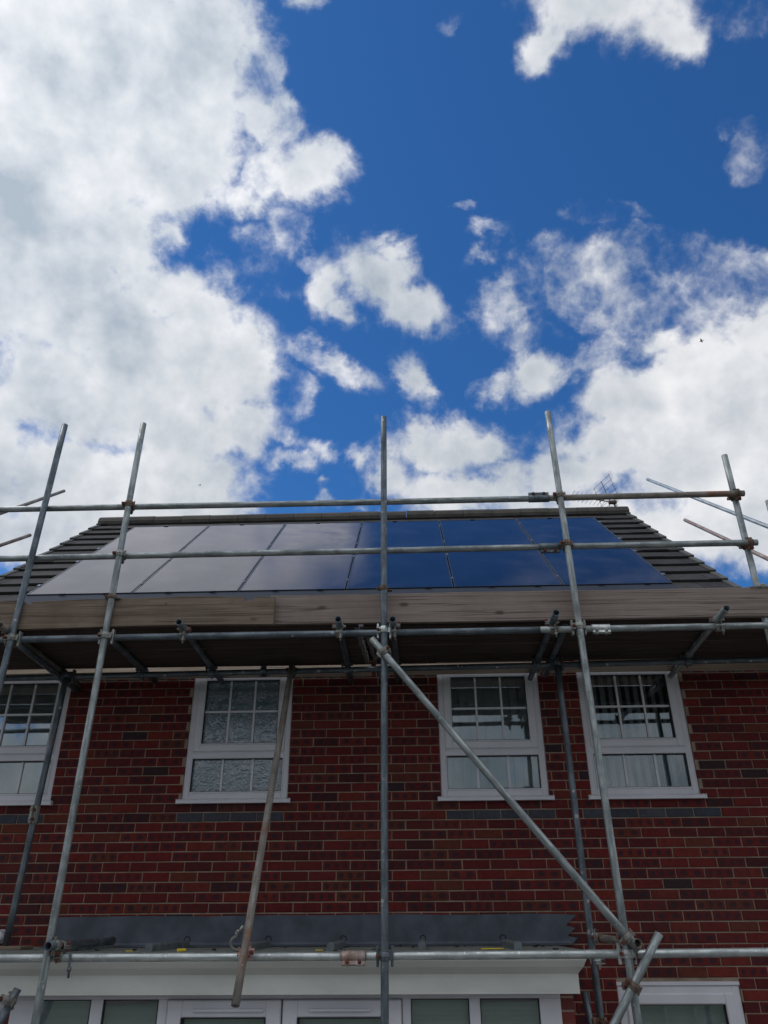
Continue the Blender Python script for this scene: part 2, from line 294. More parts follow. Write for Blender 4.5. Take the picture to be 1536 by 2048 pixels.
# ------------------------------------------------------------------ mesh + object helpers
WM = {}
def link(name, me, world, parent=None, label=None, cat=None, group=None, kind=None):
    o = bpy.data.objects.new(name, me); C.objects.link(o)
    if parent is not None:
        o.parent = parent; o.matrix_parent_inverse = WM[parent.name].inverted()
    o.matrix_basis = world; WM[o.name] = world.copy()
    if label: o['label'] = label
    if cat: o['category'] = cat
    if group: o['group'] = group
    if kind: o['kind'] = kind
    return o
def empty(name, loc, label, cat, group=None): return link(name, None, Matrix.Translation(V(loc)), None, label, cat, group)
class MB:
    def __init__(s): s.bm = bmesh.new(); s.uv = None
    def box(s, a, b, mi=0, bev=0, rot=None, jit=0):
        x0, y0, z0 = a; x1, y1, z1 = b
        co = [(x0, y0, z0), (x1, y0, z0), (x1, y1, z0), (x0, y1, z0), (x0, y0, z1), (x1, y0, z1), (x1, y1, z1), (x0, y1, z1)]
        if rot: co = [tuple(rot @ V(c)) for c in co]
        if jit: co = [tuple(v + random.uniform(-jit, jit) for v in c) for c in co]
        vs = [s.bm.verts.new(c) for c in co]; fs = []
        for f in ((0, 3, 2, 1), (4, 5, 6, 7), (0, 1, 5, 4), (1, 2, 6, 5), (2, 3, 7, 6), (3, 0, 4, 7)):
            q = s.bm.faces.new([vs[i] for i in f]); q.material_index = mi; fs.append(q)
        if bev:
            es = list({e for f in fs for e in f.edges}); bmesh.ops.bevel(s.bm, geom=es, offset=bev, segments=1, affect='EDGES', material=-1)
        return s
    def prism(s, pts, axis, a, b, mi=0):      # pts 2-D outline, extruded along axis from a to b
        def P(p, t): return {0: (t, p[0], p[1]), 1: (p[0], t, p[1]), 2: (p[0], p[1], t)}[axis]
        A = [s.bm.verts.new(P(p, a)) for p in pts]; B = [s.bm.verts.new(P(p, b)) for p in pts]; n = len(pts)
        for f in (A, B[::-1]): s.bm.faces.new(f).material_index = mi
        for i in range(n): s.bm.faces.new([A[i], B[i], B[(i + 1) % n], A[(i + 1) % n]]).material_index = mi
        return s
    def cyl(s, p0, p1, r, seg=12, r1=None, mi=0, smooth=True):
        p0, p1 = V(p0), V(p1); d = (p1 - p0).normalized(); a = d.orthogonal().normalized(); b = d.cross(a); r1 = r if r1 is None else r1
        A = [s.bm.verts.new(p0 + (a * math.cos(k * math.tau / seg) + b * math.sin(k * math.tau / seg)) * r) for k in range(seg)]
        B = [s.bm.verts.new(p1 + (a * math.cos(k * math.tau / seg) + b * math.sin(k * math.tau / seg)) * r1) for k in range(seg)]
        s.bm.faces.new(A[::-1]).material_index = mi; s.bm.faces.new(B).material_index = mi
        for k in range(seg):
            f = s.bm.faces.new([A[k], A[(k + 1) % seg], B[(k + 1) % seg], B[k]]); f.smooth = smooth; f.material_index = mi
        return s
    def ring(s, c, ax, ri, ro, w, seg=24, mi=0, a0=0, a1=math.tau, ref=None):   # band round a tube
        c = V(c); ax = V(ax).normalized(); a = (V(ref) - ax * V(ref).dot(ax)).normalized() if ref is not None else ax.orthogonal().normalized(); b = ax.cross(a)
        full = abs(a1 - a0 - math.tau) < 1e-6; n = seg if full else seg + 1; rows = []
        for k in range(n):
            th = a0 + (a1 - a0) * k / seg; d = a * math.cos(th) + b * math.sin(th)
            rows.append([s.bm.verts.new(c + d * r + ax * h) for r, h in ((ri, -w / 2), (ro - .001, -w / 2), (ro, -w / 2 + .0015), (ro, w / 2 - .0015), (ro - .001, w / 2), (ri, w / 2))])
        for k in range(seg):
            A, B = rows[k], rows[(k + 1) % n]
            for j in range(6):
                f = s.bm.faces.new([A[j], B[j], B[(j + 1) % 6], A[(j + 1) % 6]]); f.material_index = mi; f.smooth = True
        if not full:
            s.bm.faces.new(rows[0]).material_index = mi; s.bm.faces.new(rows[-1][::-1]).material_index = mi
        return s
    def path(s, pts, r, seg=8, mi=0):
        for a, b in zip(pts[:-1], pts[1:]): s.cyl(a, b, r, seg, mi=mi)
        return s
    def build(s, name, mats, parent=None, origin=None, **k):
        o = V(origin) if origin is not None else (WM[parent.name].translation if parent is not None else V((0, 0, 0)))
        bmesh.ops.recalc_face_normals(s.bm, faces=s.bm.faces)
        bmesh.ops.translate(s.bm, verts=s.bm.verts, vec=-o)
        me = bpy.data.meshes.new(name); s.bm.to_mesh(me); s.bm.free()
        for m_ in (mats if isinstance(mats, (list, tuple)) else [mats]): me.materials.append(MT[m_])
        return link(name, me, Matrix.Translation(o), parent, **k)
def tube_mesh(L, r=.02415, th=.0034, seg=24, wob=.0012):
    bm = bmesh.new(); n = max(2, int(L / .25)); outer = []; inner = []
    ph = random.uniform(0, 6); k2 = random.uniform(.6, 1.6)
    for i in range(n + 1):
        z = L * i / n; ox = wob * math.sin(z * k2 * 1.7 + ph) * min(1, L); oy = wob * math.cos(z * k2 + ph) * min(1, L)
        outer.append([bm.verts.new((ox + r * math.cos(a * math.tau / seg), oy + r * math.sin(a * math.tau / seg), z)) for a in range(seg)])
        if i in (0, 1, n - 1, n): inner.append([bm.verts.new((ox + (r - th) * math.cos(a * math.tau / seg), oy + (r - th) * math.sin(a * math.tau / seg), z)) for a in range(seg)])
    def strip(A, B):
        for a in range(seg):
            f = bm.faces.new([A[a], A[(a + 1) % seg], B[(a + 1) % seg], B[a]]); f.smooth = True
    for A, B in zip(outer[:-1], outer[1:]): strip(A, B)
    strip(inner[0], inner[1]); strip(inner[-2], inner[-1])
    if len(inner) > 3 and n > 2: strip(inner[1], inner[-2])
    for A, B in ((outer[0], inner[0]), (outer[-1], inner[-1])):
        for a in range(seg): bm.faces.new([A[a], A[(a + 1) % seg], B[(a + 1) % seg], B[a]])
    bmesh.ops.recalc_face_normals(bm, faces=bm.faces)
    me = bpy.data.meshes.new('tube'); bm.to_mesh(me); bm.free(); return me
def tube(name, p0, p1, m_, parent, label=None, **k):
    p0, p1 = V(p0), V(p1); d = p1 - p0; me = tube_mesh(d.length, **k); me.name = name; me.materials.append(MT[m_])
    w = d.to_track_quat('Z', 'Y').to_matrix().to_4x4(); w.translation = p0
    return link(name, me, w, parent, label)
def coupler(parent, P, axA, axB, n=(0, -1, 0), m_='clip', plates=False, sideA=1, sideB=1, swivel=False, gap=.0265, label=None):
    """double coupler: P midway between the two tubes, tube A on the n side of it"""
    P, n = V(P), V(n).normalized(); b = MB()
    for c, ax, sgn, sd_ in ((P + n * gap, V(axA).normalized(), 1, sideA), (P - n * gap, V(axB).normalized(), -1, sideB)):
        ax = ax.normalized(); s_ = ax.cross(n).normalized() * sd_; w = .046
        b.ring(c, ax, .0243, .0305, w, 24)
        b.ring(c, ax, .0300, .0335, .010, 24)                   # raised rib
        rot = Matrix((s_, n * sgn, ax)).transposed()
        T = Matrix.Translation(c) @ rot.to_4x4()
        b.box((.026, .001, -w / 2 + .003), (.052, .008, w / 2 - .003), rot=T)      # two flap lugs
        b.box((.026, -.012, -w / 2 + .003), (.052, -.005, w / 2 - .003), rot=T)
        b.box((-.044, -.010, -w / 2 + .006), (-.027, .006, w / 2 - .006), rot=T)   # hinge
        b.cyl(T @ V((-.041, -.002, -w / 2 - .002)), T @ V((-.041, -.002, w / 2 + .002)), .006, 8)
        b.cyl(T @ V((.042, -.030, 0)), T @ V((.042, .036, 0)), .0055, 8, mi=1)     # T bolt
        b.cyl(T @ V((.042, .009, 0)), T @ V((.042, .021, 0)), .0125, 6, mi=1, smooth=False)   # nut
        b.cyl(T @ V((.042, -.020, -.011)), T @ V((.042, -.020, .011)), .007, 8, mi=1)
    if swivel: b.cyl(P - n * .005, P + n * .005, .018, 12)
    else: b.cyl(P - n * .006, P + n * .006, .022, 10)
    if plates:   # saddle cheeks either side of the standard
        for sx in (-1, 1):
            c = P + V(axB).normalized() * (.044 * sx); T = Matrix.Translation(c) @ Matrix((V(axB).normalized(), n, V(axA).normalized())).transposed().to_4x4()
            b.box((-.008, -.030, -.056), (.008, .010, .056), rot=T, bev=.002)
    return b.build('coupler', [m_, 'bolt'], parent, origin=P, label=label)
def sleeve(parent, c, ax, down, m_='clip', L=.13, label=None, lugs='bolt'):
    c, ax, down = V(c), V(ax).normalized(), V(down); down = (down - ax * down.dot(ax)).normalized(); b = MB()
    b.ring(c, ax, .0243, .0300, L, 24)
    side = ax.cross(down); rot = Matrix((ax, side, down)).transposed(); T = Matrix.Translation(c) @ rot.to_4x4()
    b.box((-L / 2 + .001, -.011, .022), (L / 2 - .001, .011, .050), rot=T, bev=.002)
    for s_ in (-1, 1):
        b.cyl(T @ V((s_ * L * .26, -.032, .036)), T @ V((s_ * L * .26, .030, .036)), .0055, 8, mi=1)
        b.cyl(T @ V((s_ * L * .26, .012, .036)), T @ V((s_ * L * .26, .023, .036)), .012, 6, mi=1, smooth=False)
        b.cyl(T @ V((s_ * L * .26, -.023, .036)), T @ V((s_ * L * .26, -.012, .036)), .012, 6, mi=1, smooth=False)
        b.cyl(T @ V((s_ * L * .26, -.010, .036)), T @ V((s_ * L * .26, .010, .036)), .018, 12)
    return b.build('sleeve_coupler', [m_, lugs], parent, origin=c, label=label)
# ================================================================== SETTING
MB().box((-60, -60, -.4), (60, 60, -.02)).build('ground', 'grassy', kind='structure')
MB().box((-9, -18, -.02), (9, 0.2, 0)).build('patio', 'concrete', kind='structure')
# ================================================================== HOUSE
house = empty('brick_house', (-.7, 4, 0), 'red brick house with white windows and dark tiled roof behind the scaffolding', 'house')
XL, XR = -4.80, 3.42; EAVE = 4.60
OPEN = [(-3.97, -3.066, 3.345, 4.51), (-1.948, -1.046, 3.345, 4.51), (.243, 1.147, 3.345, 4.51), (1.488, 2.392, 3.345, 4.51), (1.50, 2.412, .95, 2.05)]
DOOR = (-2.66, 1.0, 0, 2.30)
bm = bmesh.new(); uvl = bm.loops.layers.uv.new('brick')
def add_brick(x0, x1, z0, z1, mi):
    y = random.uniform(-.0015, .0015); j = lambda a: random.uniform(-a, a); c = .004
    x0 += j(.0012); x1 += j(.0012); z0 += j(.001); z1 += j(.001)
    F = [bm.verts.new((x, y + j(.0006), z)) for x, z in ((x0 + c, z0 + c), (x1 - c, z0 + c), (x1 - c, z1 - c), (x0 + c, z1 - c))]
    E_ = [bm.verts.new((x, y + c, z)) for x, z in ((x0, z0), (x1, z0), (x1, z1), (x0, z1))]
    G = [bm.verts.new((x, .03, z)) for x, z in ((x0, z0), (x1, z0), (x1, z1), (x0, z1))]
    fs = [bm.faces.new(F)]
    for A, B in ((E_, F), (G, E_)):
        for i in range(4): fs.append(bm.faces.new([A[i], A[(i + 1) % 4], B[(i + 1) % 4], B[i]]))
    w = x1 - x0
    for f in fs:
        f.material_index = mi
        for l in f.loops: l[uvl].uv = ((l.vert.co.x - x0) / w if w > .15 else (l.vert.co.x - x0) / w * .5, (l.vert.co.z - z0) / max(.01, z1 - z0))
def clip(x0, x1, z0, z1):
    segs = [(x0, x1)]
    for (a, b, c, d) in OPEN + [DOOR]:
        if z1 <= c + .006 or z0 >= d - .02: continue
        out = []
        for (p, q) in segs:
            if q <= a or p >= b: out.append((p, q))
            else:
                if p < a: out.append((p, a))
                if q > b: out.append((b, q))
        segs = out
    return [s_ for s_ in segs if s_[1] - s_[0] > .022]
for k in range(0, 61):
    z0 = .0515 + .075 * k
    if k == 58:
        x = XL
        i = 0
        while x < XR - .05:
            for a, b in clip(x + .005, min(x + .1075, XR), z0, z0 + .065): add_brick(a, b, z0, z0 + .065, 1 if i % 2 == 0 else 0)
            x += .1125; i += 1
        continue
    ph = .054 if k % 2 == 0 else .1665
    x = math.floor((XL - ph) / .225) * .225 + ph
    while x < XR:
        a, b = max(x + .005, XL), min(x + .220, XR)
        if b - a > .03:
            blue = k == 42 and any(o_[0] - .06 <= (a + b) / 2 <= o_[1] + .06 for o_ in OPEN[:4])
            for p, q in clip(a, b, z0, z0 + .065): add_brick(p, q, z0, z0 + .065, 1 if blue else 0)
        x += .225
# mortar bed with the window openings cut out of it
xs = sorted({XL, XR, *[v for o_ in OPEN + [DOOR] for v in o_[:2]]}); zs = sorted({0, EAVE + .12, *[v for o_ in OPEN + [DOOR] for v in o_[2:]]})
def solid(i, j):
    xm, zm = (xs[i] + xs[i + 1]) / 2, (zs[j] + zs[j + 1]) / 2
    return not any(a < xm < b and c < zm < d for a, b, c, d in OPEN + [DOOR])
vc = {}
def vt(x, y, z):
    k_ = (round(x, 4), y, round(z, 4))
    if k_ not in vc: vc[k_] = bm.verts.new((x, y, z))
    return vc[k_]
Y0, Y1 = .009, .28
for i in range(len(xs) - 1):
    for j in range(len(zs) - 1):
        if not solid(i, j): continue
        a, b, c, d = xs[i], xs[i + 1], zs[j], zs[j + 1]
        for y in (Y0, Y1): bm.faces.new([vt(a, y, c), vt(b, y, c), vt(b, y, d), vt(a, y, d)]).material_index = 2
        for (di, dj, p, q) in ((-1, 0, (a, c), (a, d)), (1, 0, (b, c), (b, d)), (0, -1, (a, c), (b, c)), (0, 1, (a, d), (b, d))):
            ii, jj = i + di, j + dj
            if 0 <= ii < len(xs) - 1 and 0 <= jj < len(zs) - 1 and solid(ii, jj): continue
            bm.faces.new([vt(p[0], Y0, p[1]), vt(p[0], Y1, p[1]), vt(q[0], Y1, q[1]), vt(q[0], Y0, q[1])]).material_index = 2
bmesh.ops.recalc_face_normals(bm, faces=bm.faces)
me = bpy.data.meshes.new('wall'); bm.to_mesh(me); bm.free()
for k in ('brick', 'bluebrick', 'mortar'): me.materials.append(MT[k])
link('wall', me, Matrix.Translation((0, 0, 0)), house)
# gables and rear wall
PITCH = math.radians(39.2); TP = math.tan(PITCH); RY, RZ = 4.15, 8.175       # ridge line of the tile plane
g = MB(); out = [(.282, 0), (8.3, 0), (8.3, 4.55), (RY, RZ - .22), (.282, RZ - .22 - (RY - .282) * TP)]
g.prism(out, 0, XL, XL + .28).prism(out, 0, XR - .28, XR).box((XL + .282, 8.02, 0), (XR - .282, 8.298, 4.5)).build('gable_wall', 'brickwork', house)
# ---- roof: front slope in courses of single tiles, rear slope plain
def sl(x, s, h):   # point on the front slope: s metres down from the ridge, h above the tile plane
    return V((x, RY - s * math.cos(PITCH) - h * math.sin(PITCH), RZ - s * math.sin(PITCH) + h * math.cos(PITCH)))
bm = bmesh.new(); GA = .335; NC = 17; TW = .33; VL, VR = -4.93, 3.50
def slab(x0, x1, sa, sb, ha, hb, th, mi, jit=.0):
    dh = random.uniform(-jit, jit); dr = random.uniform(-jit, jit)
    top = [sl(x0, sa, ha), sl(x1, sa, ha), sl(x1, sb + dr, hb + dh), sl(x0, sb + dr, hb + dh)]; bot = [sl(x0, sa, ha - th), sl(x1, sa, ha - th), sl(x1, sb + dr, hb - th + dh), sl(x0, sb + dr, hb - th + dh)]
    A = [bm.verts.new(v) for v in top]; B = [bm.verts.new(v) for v in bot]
    for f in ([A[0], A[1], A[2], A[3]], [B[3], B[2], B[1], B[0]], [A[0], A[3], B[3], B[0]], [A[1], B[1], B[2], A[2]], [A[3], A[2], B[2], B[3]], [A[0], B[0], B[1], A[1]]): bm.faces.new(f).material_index = mi
for c in range(NC):
    s1 = .19 + GA * c; s0 = max(.02, s1 - GA - .07)
    x = VL + (0 if c % 2 else TW / 2) - TW
    while x < VR - .01:
        a, b = max(x, VL + .012), min(x + TW - .004, VR - .012)
        if b > a: slab(a, b, s0, s1, .004, .042, .026, 0, .0045)
        x += TW
    for a, b in ((VL - .012, VL + .055), (VR - .055, VR + .012)): slab(a, b, max(.03, s1 - GA + .005), s1 + .006, .030, .054, .07, 1, .001)
s_end = .19 + GA * (NC - 1)
slab(VL + .03, VR - .03, .05, s_end - .04, -.03, -.03, .05, 2)               # underlay and battens
# rear slope
def back(x, s, h): v = sl(x, s, h); return V((x, 2 * RY - v.y, v.z))
for c in range(NC):
    s1 = .19 + GA * c; A = [bm.verts.new(back(x, max(.02, s), h)) for x, s, h in ((VL, s1 - GA, .006), (VR, s1 - GA, .006), (VR, s1, .04), (VL, s1, .04), (VR, s1, -.03), (VL, s1, -.03))]
    bm.faces.new(A[:4][::-1]).material_index = 0; bm.faces.new([A[3], A[2], A[4], A[5]][::-1]).material_index = 0
bmesh.ops.recalc_face_normals(bm, faces=bm.faces)
bmesh.ops.translate(bm, verts=bm.verts, vec=-V((-.7, 4, 0)))
me = bpy.data.meshes.new('roof'); bm.to_mesh(me); bm.free()
for k in ('tile', 'verge', 'blackplastic'): me.materials.append(MT[k])
roof = link('roof', me, Matrix.Translation((-.7, 4, 0)), house)
# ridge tiles
bm = bmesh.new(); L = .45; x = VL - .015; n = 0
while x < VR:
    x1 = min(x + L, VR + .015); e = .004 * (n % 2) + random.uniform(-.003, .003); rows = []
    for xx in (x + .003, x1 - .003):
        prof = []
        for r_ in (.150, .132):
            for k in range(9):
                a = math.radians(205 - k * 28.75); prof.append((xx, RY + r_ * math.cos(a) * .95, RZ - .028 + e + r_ * max(-.45, math.sin(a)) * .88))
        rows.append([bm.verts.new(p) for p in prof])
    A, B = rows
    for base in (0, 9):
        for k in range(8):
            f = bm.faces.new([A[base + k], A[base + k + 1], B[base + k + 1], B[base + k]])
    for Q in rows:
        for k in range(8): bm.faces.new([Q[k], Q[k + 1], Q[9 + k + 1], Q[9 + k]])
    bm.faces.new([A[0], B[0], B[9], A[9]]); bm.faces.new([A[8], B[8], B[17], A[17]])
    x = x1; n += 1
bmesh.ops.recalc_face_normals(bm, faces=bm.faces); bmesh.ops.translate(bm, verts=bm.verts, vec=-V((-.7, 4, 0)))
me = bpy.data.meshes.new('ridge'); bm.to_mesh(me); bm.free(); me.materials.append(MT['ridge']); link('ridge', me, Matrix.Translation((-.7, 4, 0)), roof)
# soffit, fascia and gutter
MB().box((VL + .05, -.20, 4.60), (VR - .05, -.018, 4.612)).box((VL + .05, -.222, 4.60), (VR - .05, -.202, 4.72)).build('fascia', 'blackplastic', house)
g = MB(); pts = [(-.285 + .055 * math.cos(a), 4.68 + .055 * math.sin(a)) for a in [math.radians(180 + k * 18) for k in range(11)]]; pts += [(y * .92 - .0228, z + .006) for y, z in pts[::-1]]
g.prism(pts, 0, VL + .02, VR - .02).build('gutter', 'blackplastic', house)
# ---- windows
def frame_bars(b, x0, x1, z0, z1, w, ya, yb, bev=.006):
    b.box((x0, ya, z0), (x0 + w, yb, z1), bev=bev).box((x1 - w, ya, z0), (x1, yb, z1), bev=bev)
    b.box((x0 + w - .004, ya + .0005, z0), (x1 - w + .004, yb - .0005, z0 + w), bev=bev).box((x0 + w - .004, ya + .0005, z1 - w), (x1 - w + .004, yb - .0005, z1), bev=bev)
def room(b, x0, x1, z0, z1, y0=.29, dep=1.6):
    for a, c in (((x0 - .3, y0, z0 - .5), (x0 - .28, y0 + dep, z1 + .2)), ((x1 + .28, y0, z0 - .5), (x1 + .3, y0 + dep, z1 + .2)), ((x0 - .3, y0 + dep, z0 - .5), (x1 + .3, y0 + dep + .02, z1 + .2)), ((x0 - .28, y0, z0 - .52), (x1 + .28, y0 + dep, z0 - .5)), ((x0 - .28, y0, z1 + .2), (x1 + .28, y0 + dep, z1 + .22))): b.box(a, c)
def bedroom_window(x0, x1, kind, split=3.71):
    z0, z1 = 3.377, 4.508; Y = .018
    f = MB(); frame_bars(f, x0, x1, z0, z1, .058, Y, Y + .07)
    f.box((x0 + .05, Y + .001, split), (x1 - .05, Y + .069, split + .062), bev=.006)
    win = f.build('window', 'upvc', house, origin=(x0, Y, z0))
    s = MB(); sz0, sz1, a, b_ = split + .055, z1 - .048, x0 + .05, x1 - .05
    frame_bars(s, a, b_, sz0, sz1, .066, Y - .014, Y + .045, .008); s.build('sash', 'upvc', win)
    g = MB(); gx0, gx1, gz0, gz1 = a + .066, b_ - .066, sz0 + .066, sz1 - .066
    bd0 = MB(); frame_bars(bd0, gx0 - .010, gx1 + .010, gz0 - .010, gz1 + .010, .014, Y - .020, Y + .01, .006); bd0.build('glazing_bead', 'upvc', win); bd1 = MB(); frame_bars(bd1, x0 + .046, x1 - .046, z0 + .046, split + .012, .014, Y - .007, Y + .01, .005); bd1.build('glazing_bead', 'upvc', win)
    frame_bars(g, gx0 + .0035, gx1 - .0035, gz0 + .0035, gz1 - .0035, .004, Y - .012, Y + .02, 0); frame_bars(g, x0 + .0595, x1 - .0595, z0 + .0595, split - .0015, .004, Y + .000, Y + .02, 0)
    g.build('gasket', 'rubber', win)
    gm = 'obscure' if kind == 'obscure' else 'glass'
    MB().box((gx0, Y + .020, gz0), (gx1, Y + .024, gz1)).build('pane', gm, win)
    MB().box((x0 + .058, Y + .030, z0 + .058), (x1 - .058, Y + .034, split)).build('pane', gm, win)
    bars = MB(); bw = .0085; yb0, yb1 = (Y + .006, Y + .019)
    for fx in (1 / 3, 2 / 3):
        xm = gx0 + (gx1 - gx0) * fx; bars.box((xm - bw, yb0, gz0), (xm + bw, yb1, gz1)); xn = x0 + .058 + (x1 - x0 - .116) * fx; bars.box((xn - bw, yb0 + .012, z0 + .058), (xn + bw, yb1 + .0095, split))
    zm = (gz0 + gz1) / 2; bars.box((gx0, yb0 + .001, zm - bw), (gx1, yb1 - .001, zm + bw)); bars.build('glazing_bar', 'upvc', win)
    sil = MB(); sil.prism([(Y - .062, 3.338), (Y + .03, 3.338), (Y + .03, 3.382), (Y - .03, 3.376), (Y - .062, 3.362)], 0, x0 - .022, x1 + .022)
    sil.box((x0 - .030, Y - .064, 3.336), (x0 - .021, Y + .0, 3.372)).box((x1 + .021, Y - .064, 3.336), (x1 + .030, Y + .0, 3.372)); sil.build('sill', 'upvc', win)
    if kind == 'blind':
        b = MB(); x = x0 + .02; ang = random.uniform(.5, .9)
        while x < x1 - .01:
            a = ang + random.uniform(-.06, .06); w_ = .046
            pts = [(x + (q * w_) * math.cos(a), .15 + (q * w_) * math.sin(a) + .008 * (1 - q * q)) for q in (-1, -.5, 0, .5, 1)]
            pts += [(p_[0], p_[1] + .0012) for p_ in pts[::-1]]
            b.prism(pts, 2, z0 + .02, z1 + .02); x += .074
        b.build('vertical_blind', 'blind', win)
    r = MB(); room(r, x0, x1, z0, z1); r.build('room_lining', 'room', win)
bedroom_window(-3.97, -3.068, 'blind'); bedroom_window(-1.948, -1.048, 'obscure'); bedroom_window(.244, 1.146, 'blind'); bedroom_window(1.490, 2.390, 'blind')
# ground floor window
x0, x1, z0, z1, Y = 1.503, 2.409, .96, 2.045, .018
f = MB(); frame_bars(f, x0, x1, z0, z1 - .02, .062, Y, Y + .07); f.box((x0 - .004, Y - .012, z1 - .022), (x1 + .004, Y + .06, z1 + .004), bev=.003); win = f.build('window', 'upvc', house, origin=(x0, Y, z0))
s = MB(); frame_bars(s, x0 + .055, x1 - .055, z0 + .055, z1 - .072, .07, Y - .014, Y + .045, .008); s.build('sash', 'upvc', win)
gx0, gx1, gz0, gz1 = x0 + .125, x1 - .125, z0 + .125, z1 - .142
g = MB(); frame_bars(g, gx0, gx1, gz0, gz1, .005, Y - .006, Y + .02, 0); g.build('gasket', 'rubber', win)
MB().box((gx0, Y + .020, gz0), (gx1, Y + .024, gz1)).build('pane', 'glass', win)
b = MB()
for fx in (1 / 3, 2 / 3): xm = gx0 + (gx1 - gx0) * fx; b.box((xm - .01, Y + .026, gz0), (xm + .01, Y + .038, gz1))
b.box((gx0, Y + .027, 1.45), (gx1, Y + .037, 1.47)); b.build('glazing_bar', 'upvc', win)
MB().prism([(Y - .062, .92), (Y + .03, .92), (Y + .03, .964), (Y - .062, .944)], 0, x0 - .022, x1 + .022).build('sill', 'upvc', win)
MB().box((gx0 - .05, .12, 1.2), (gx1 + .05, .123, 2.0)).build('roller_blind', 'roller', win)
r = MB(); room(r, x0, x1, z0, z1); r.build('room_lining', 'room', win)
# ---- flat roofed bay with the patio doors
bx0, bx1 = -2.66, 1.0
for xa in (bx0, bx1 - .10): MB().box((xa, -.98, 0), (xa + .10, .0, 2.2)).build('bay_wall', 'brickwork', house)
g = MB(); prof = [(-1.205, 2.278), (-1.205, 2.262), (-1.195, 2.235), (-1.17, 2.200), (-1.135, 2.172), (-1.12, 2.160), (-1.12, 2.052), (-1.095, 2.052), (-1.095, 2.20), (-1.0, 2.25), (-.02, 2.25), (-.02, 2.278)]
bm = g.bm
def canopy_ring(x, inset=0): return [bm.verts.new((x - inset, y, z)) for y, z in prof]
# mitred ends: the moulding returns down the bay's right side
def off(y, z): return max(0, -1.12 - y) if z < 2.279 else 0
xsR = [bm.verts.new((1.022 + .6 * max(0, -1.12 - y), y, z)) for y, z in prof]; xsL = [bm.verts.new((-3.35, y, z)) for y, z in prof]
n = len(prof)
bm.faces.new(xsL); bm.faces.new(xsR[::-1])
for i in range(n):
    f = bm.faces.new([xsL[i], xsR[i], xsR[(i + 1) % n], xsL[(i + 1) % n]]); f.smooth = False
fas = g.build('canopy', 'upvc_dirty', house)
MB().box((-3.34, -1.20, 2.279), (1.068, -.005, 2.291)).build('roof_deck', 'roofing', fas)
# lead flashing with stepped end
pts = [(-2.87, 2.294), (-2.87, 2.502)]; x = -2.87
top = [(-2.2, 2.506), (-1.6, 2.501), (-1.1, 2.507), (-.742, 2.503), (-.2, 2.508), (.4, 2.500), (.9, 2.506), (1.19, 2.500)]
zz = [(1.255, 2.492), (1.165, 2.425), (1.235, 2.405), (1.17, 2.352), (1.245, 2.338), (1.20, 2.294)]
pl = [(-2.87, 2.294), (-2.87, 2.500)] + top + zz
MB().prism(pl, 1, -.013, -.0035).build('lead_flashing', 'lead', fas)
f = MB(); f.prism([(-.013, 2.294), (-.16, 2.294), (-.16, 2.299), (-.022, 2.305), (-.014, 2.32)], 0, -2.87, 1.19); f.build('lead_apron', 'lead', fas)
# rolls running down the flat roof, each with a curled end of cable
for i, x in enumerate((-2.31, -1.735, -1.115, -.545, .055, .655)):
    r = MB(); w_ = .026
    sk = random.uniform(-.02, .02)
    pr = [(-w_, 0), (-w_ * .95, .034), (-w_ * .5, .046), (w_ * .5, .046), (w_ * .95, .034), (w_, 0)]
    A = [r.bm.verts.new((x + sk + a, -1.10, 2.291 + b)) for a, b in pr]; B = [r.bm.verts.new((x + a, -.165 if i != 5 else -.30, 2.291 + b)) for a, b in pr]
    r.bm.faces.new(A); r.bm.faces.new(B[::-1])
    for k in range(6): r.bm.faces.new([A[k], B[k], B[(k + 1) % 6], A[(k + 1) % 6]])
    ro = r.build('roof_roll', 'leadroll', fas)
    h = MB(); yb = -.17; hp = [V((x + .005 + .022 * math.cos(a), yb, 2.342 + .022 * math.sin(a))) for a in [math.radians(200 - 28 * k) for k in range(9)]]
    h.path(hp, .0045, 6); h.build('cable_end', 'rubber', ro)
# patio doors: side lights and a pair of doors
Y = -1.0; f = MB(); z1 = 2.09
xsf = [(-2.62, -2.46), (-2.10, -2.02), (-1.66, -1.565), (-.05, -.035), (.335, .405), (.785, .915)]
f.box((-2.62, Y, 2.02), (.915, Y + .08, z1), bev=.005)
for a, b in ((-2.62, -2.455), (-2.10, -2.02), (-1.66, -1.60), (-.09, -.035), (.335, .405), (.78, .915)): f.box((a, Y + .001, 0), (b, Y + .079, 2.021), bev=.004)
f.box((-2.62, Y + .002, .0), (.915, Y + .078, .06), bev=.004)
door = f.build('patio_door_frame', 'upvc', house, origin=(-2.62, Y, 0))
def leaf(a, b):
    s = MB(); frame_bars(s, a, b, .07, 2.015, .105, Y - .018, Y + .05, .007); d = s.build('door_leaf', 'upvc', door, origin=(a, Y, .07))
for a, b in ((-1.595, -.864), (-.852, -.095)):
    s = MB(); frame_bars(s, a, b, .07, 2.018, .098, Y - .018, Y + .05, .007); s.build('door', 'upvc', door)
    gk = MB(); frame_bars(gk, a + .096, b - .096, .166, 1.922, .007, Y - .024, Y + .03, 0); gk.build('gasket', 'rubber', door)
    MB().box((a + .098, Y + .02, .168), (b - .098, Y + .024, 1.920)).build('pane', 'glass', door)
    MB().box((a + .17, Y - .036, 1.952), (b - .11 if b < -.5 else b - .20, Y - .016, 1.970), bev=.004).build('trickle_vent', 'upvc', door)
for a, b in ((-2.455, -2.10), (-2.02, -1.66), (-.035, .335), (.405, .78)):
    gk = MB(); frame_bars(gk, a, b, .06, 2.02, .006, Y + .004, Y + .03, 0); gk.build('gasket', 'rubber', door)
    MB().box((a + .002, Y + .02, .06), (b - .002, Y + .024, 2.02)).build('pane', 'glass', door)
bl = MB(); z = .2
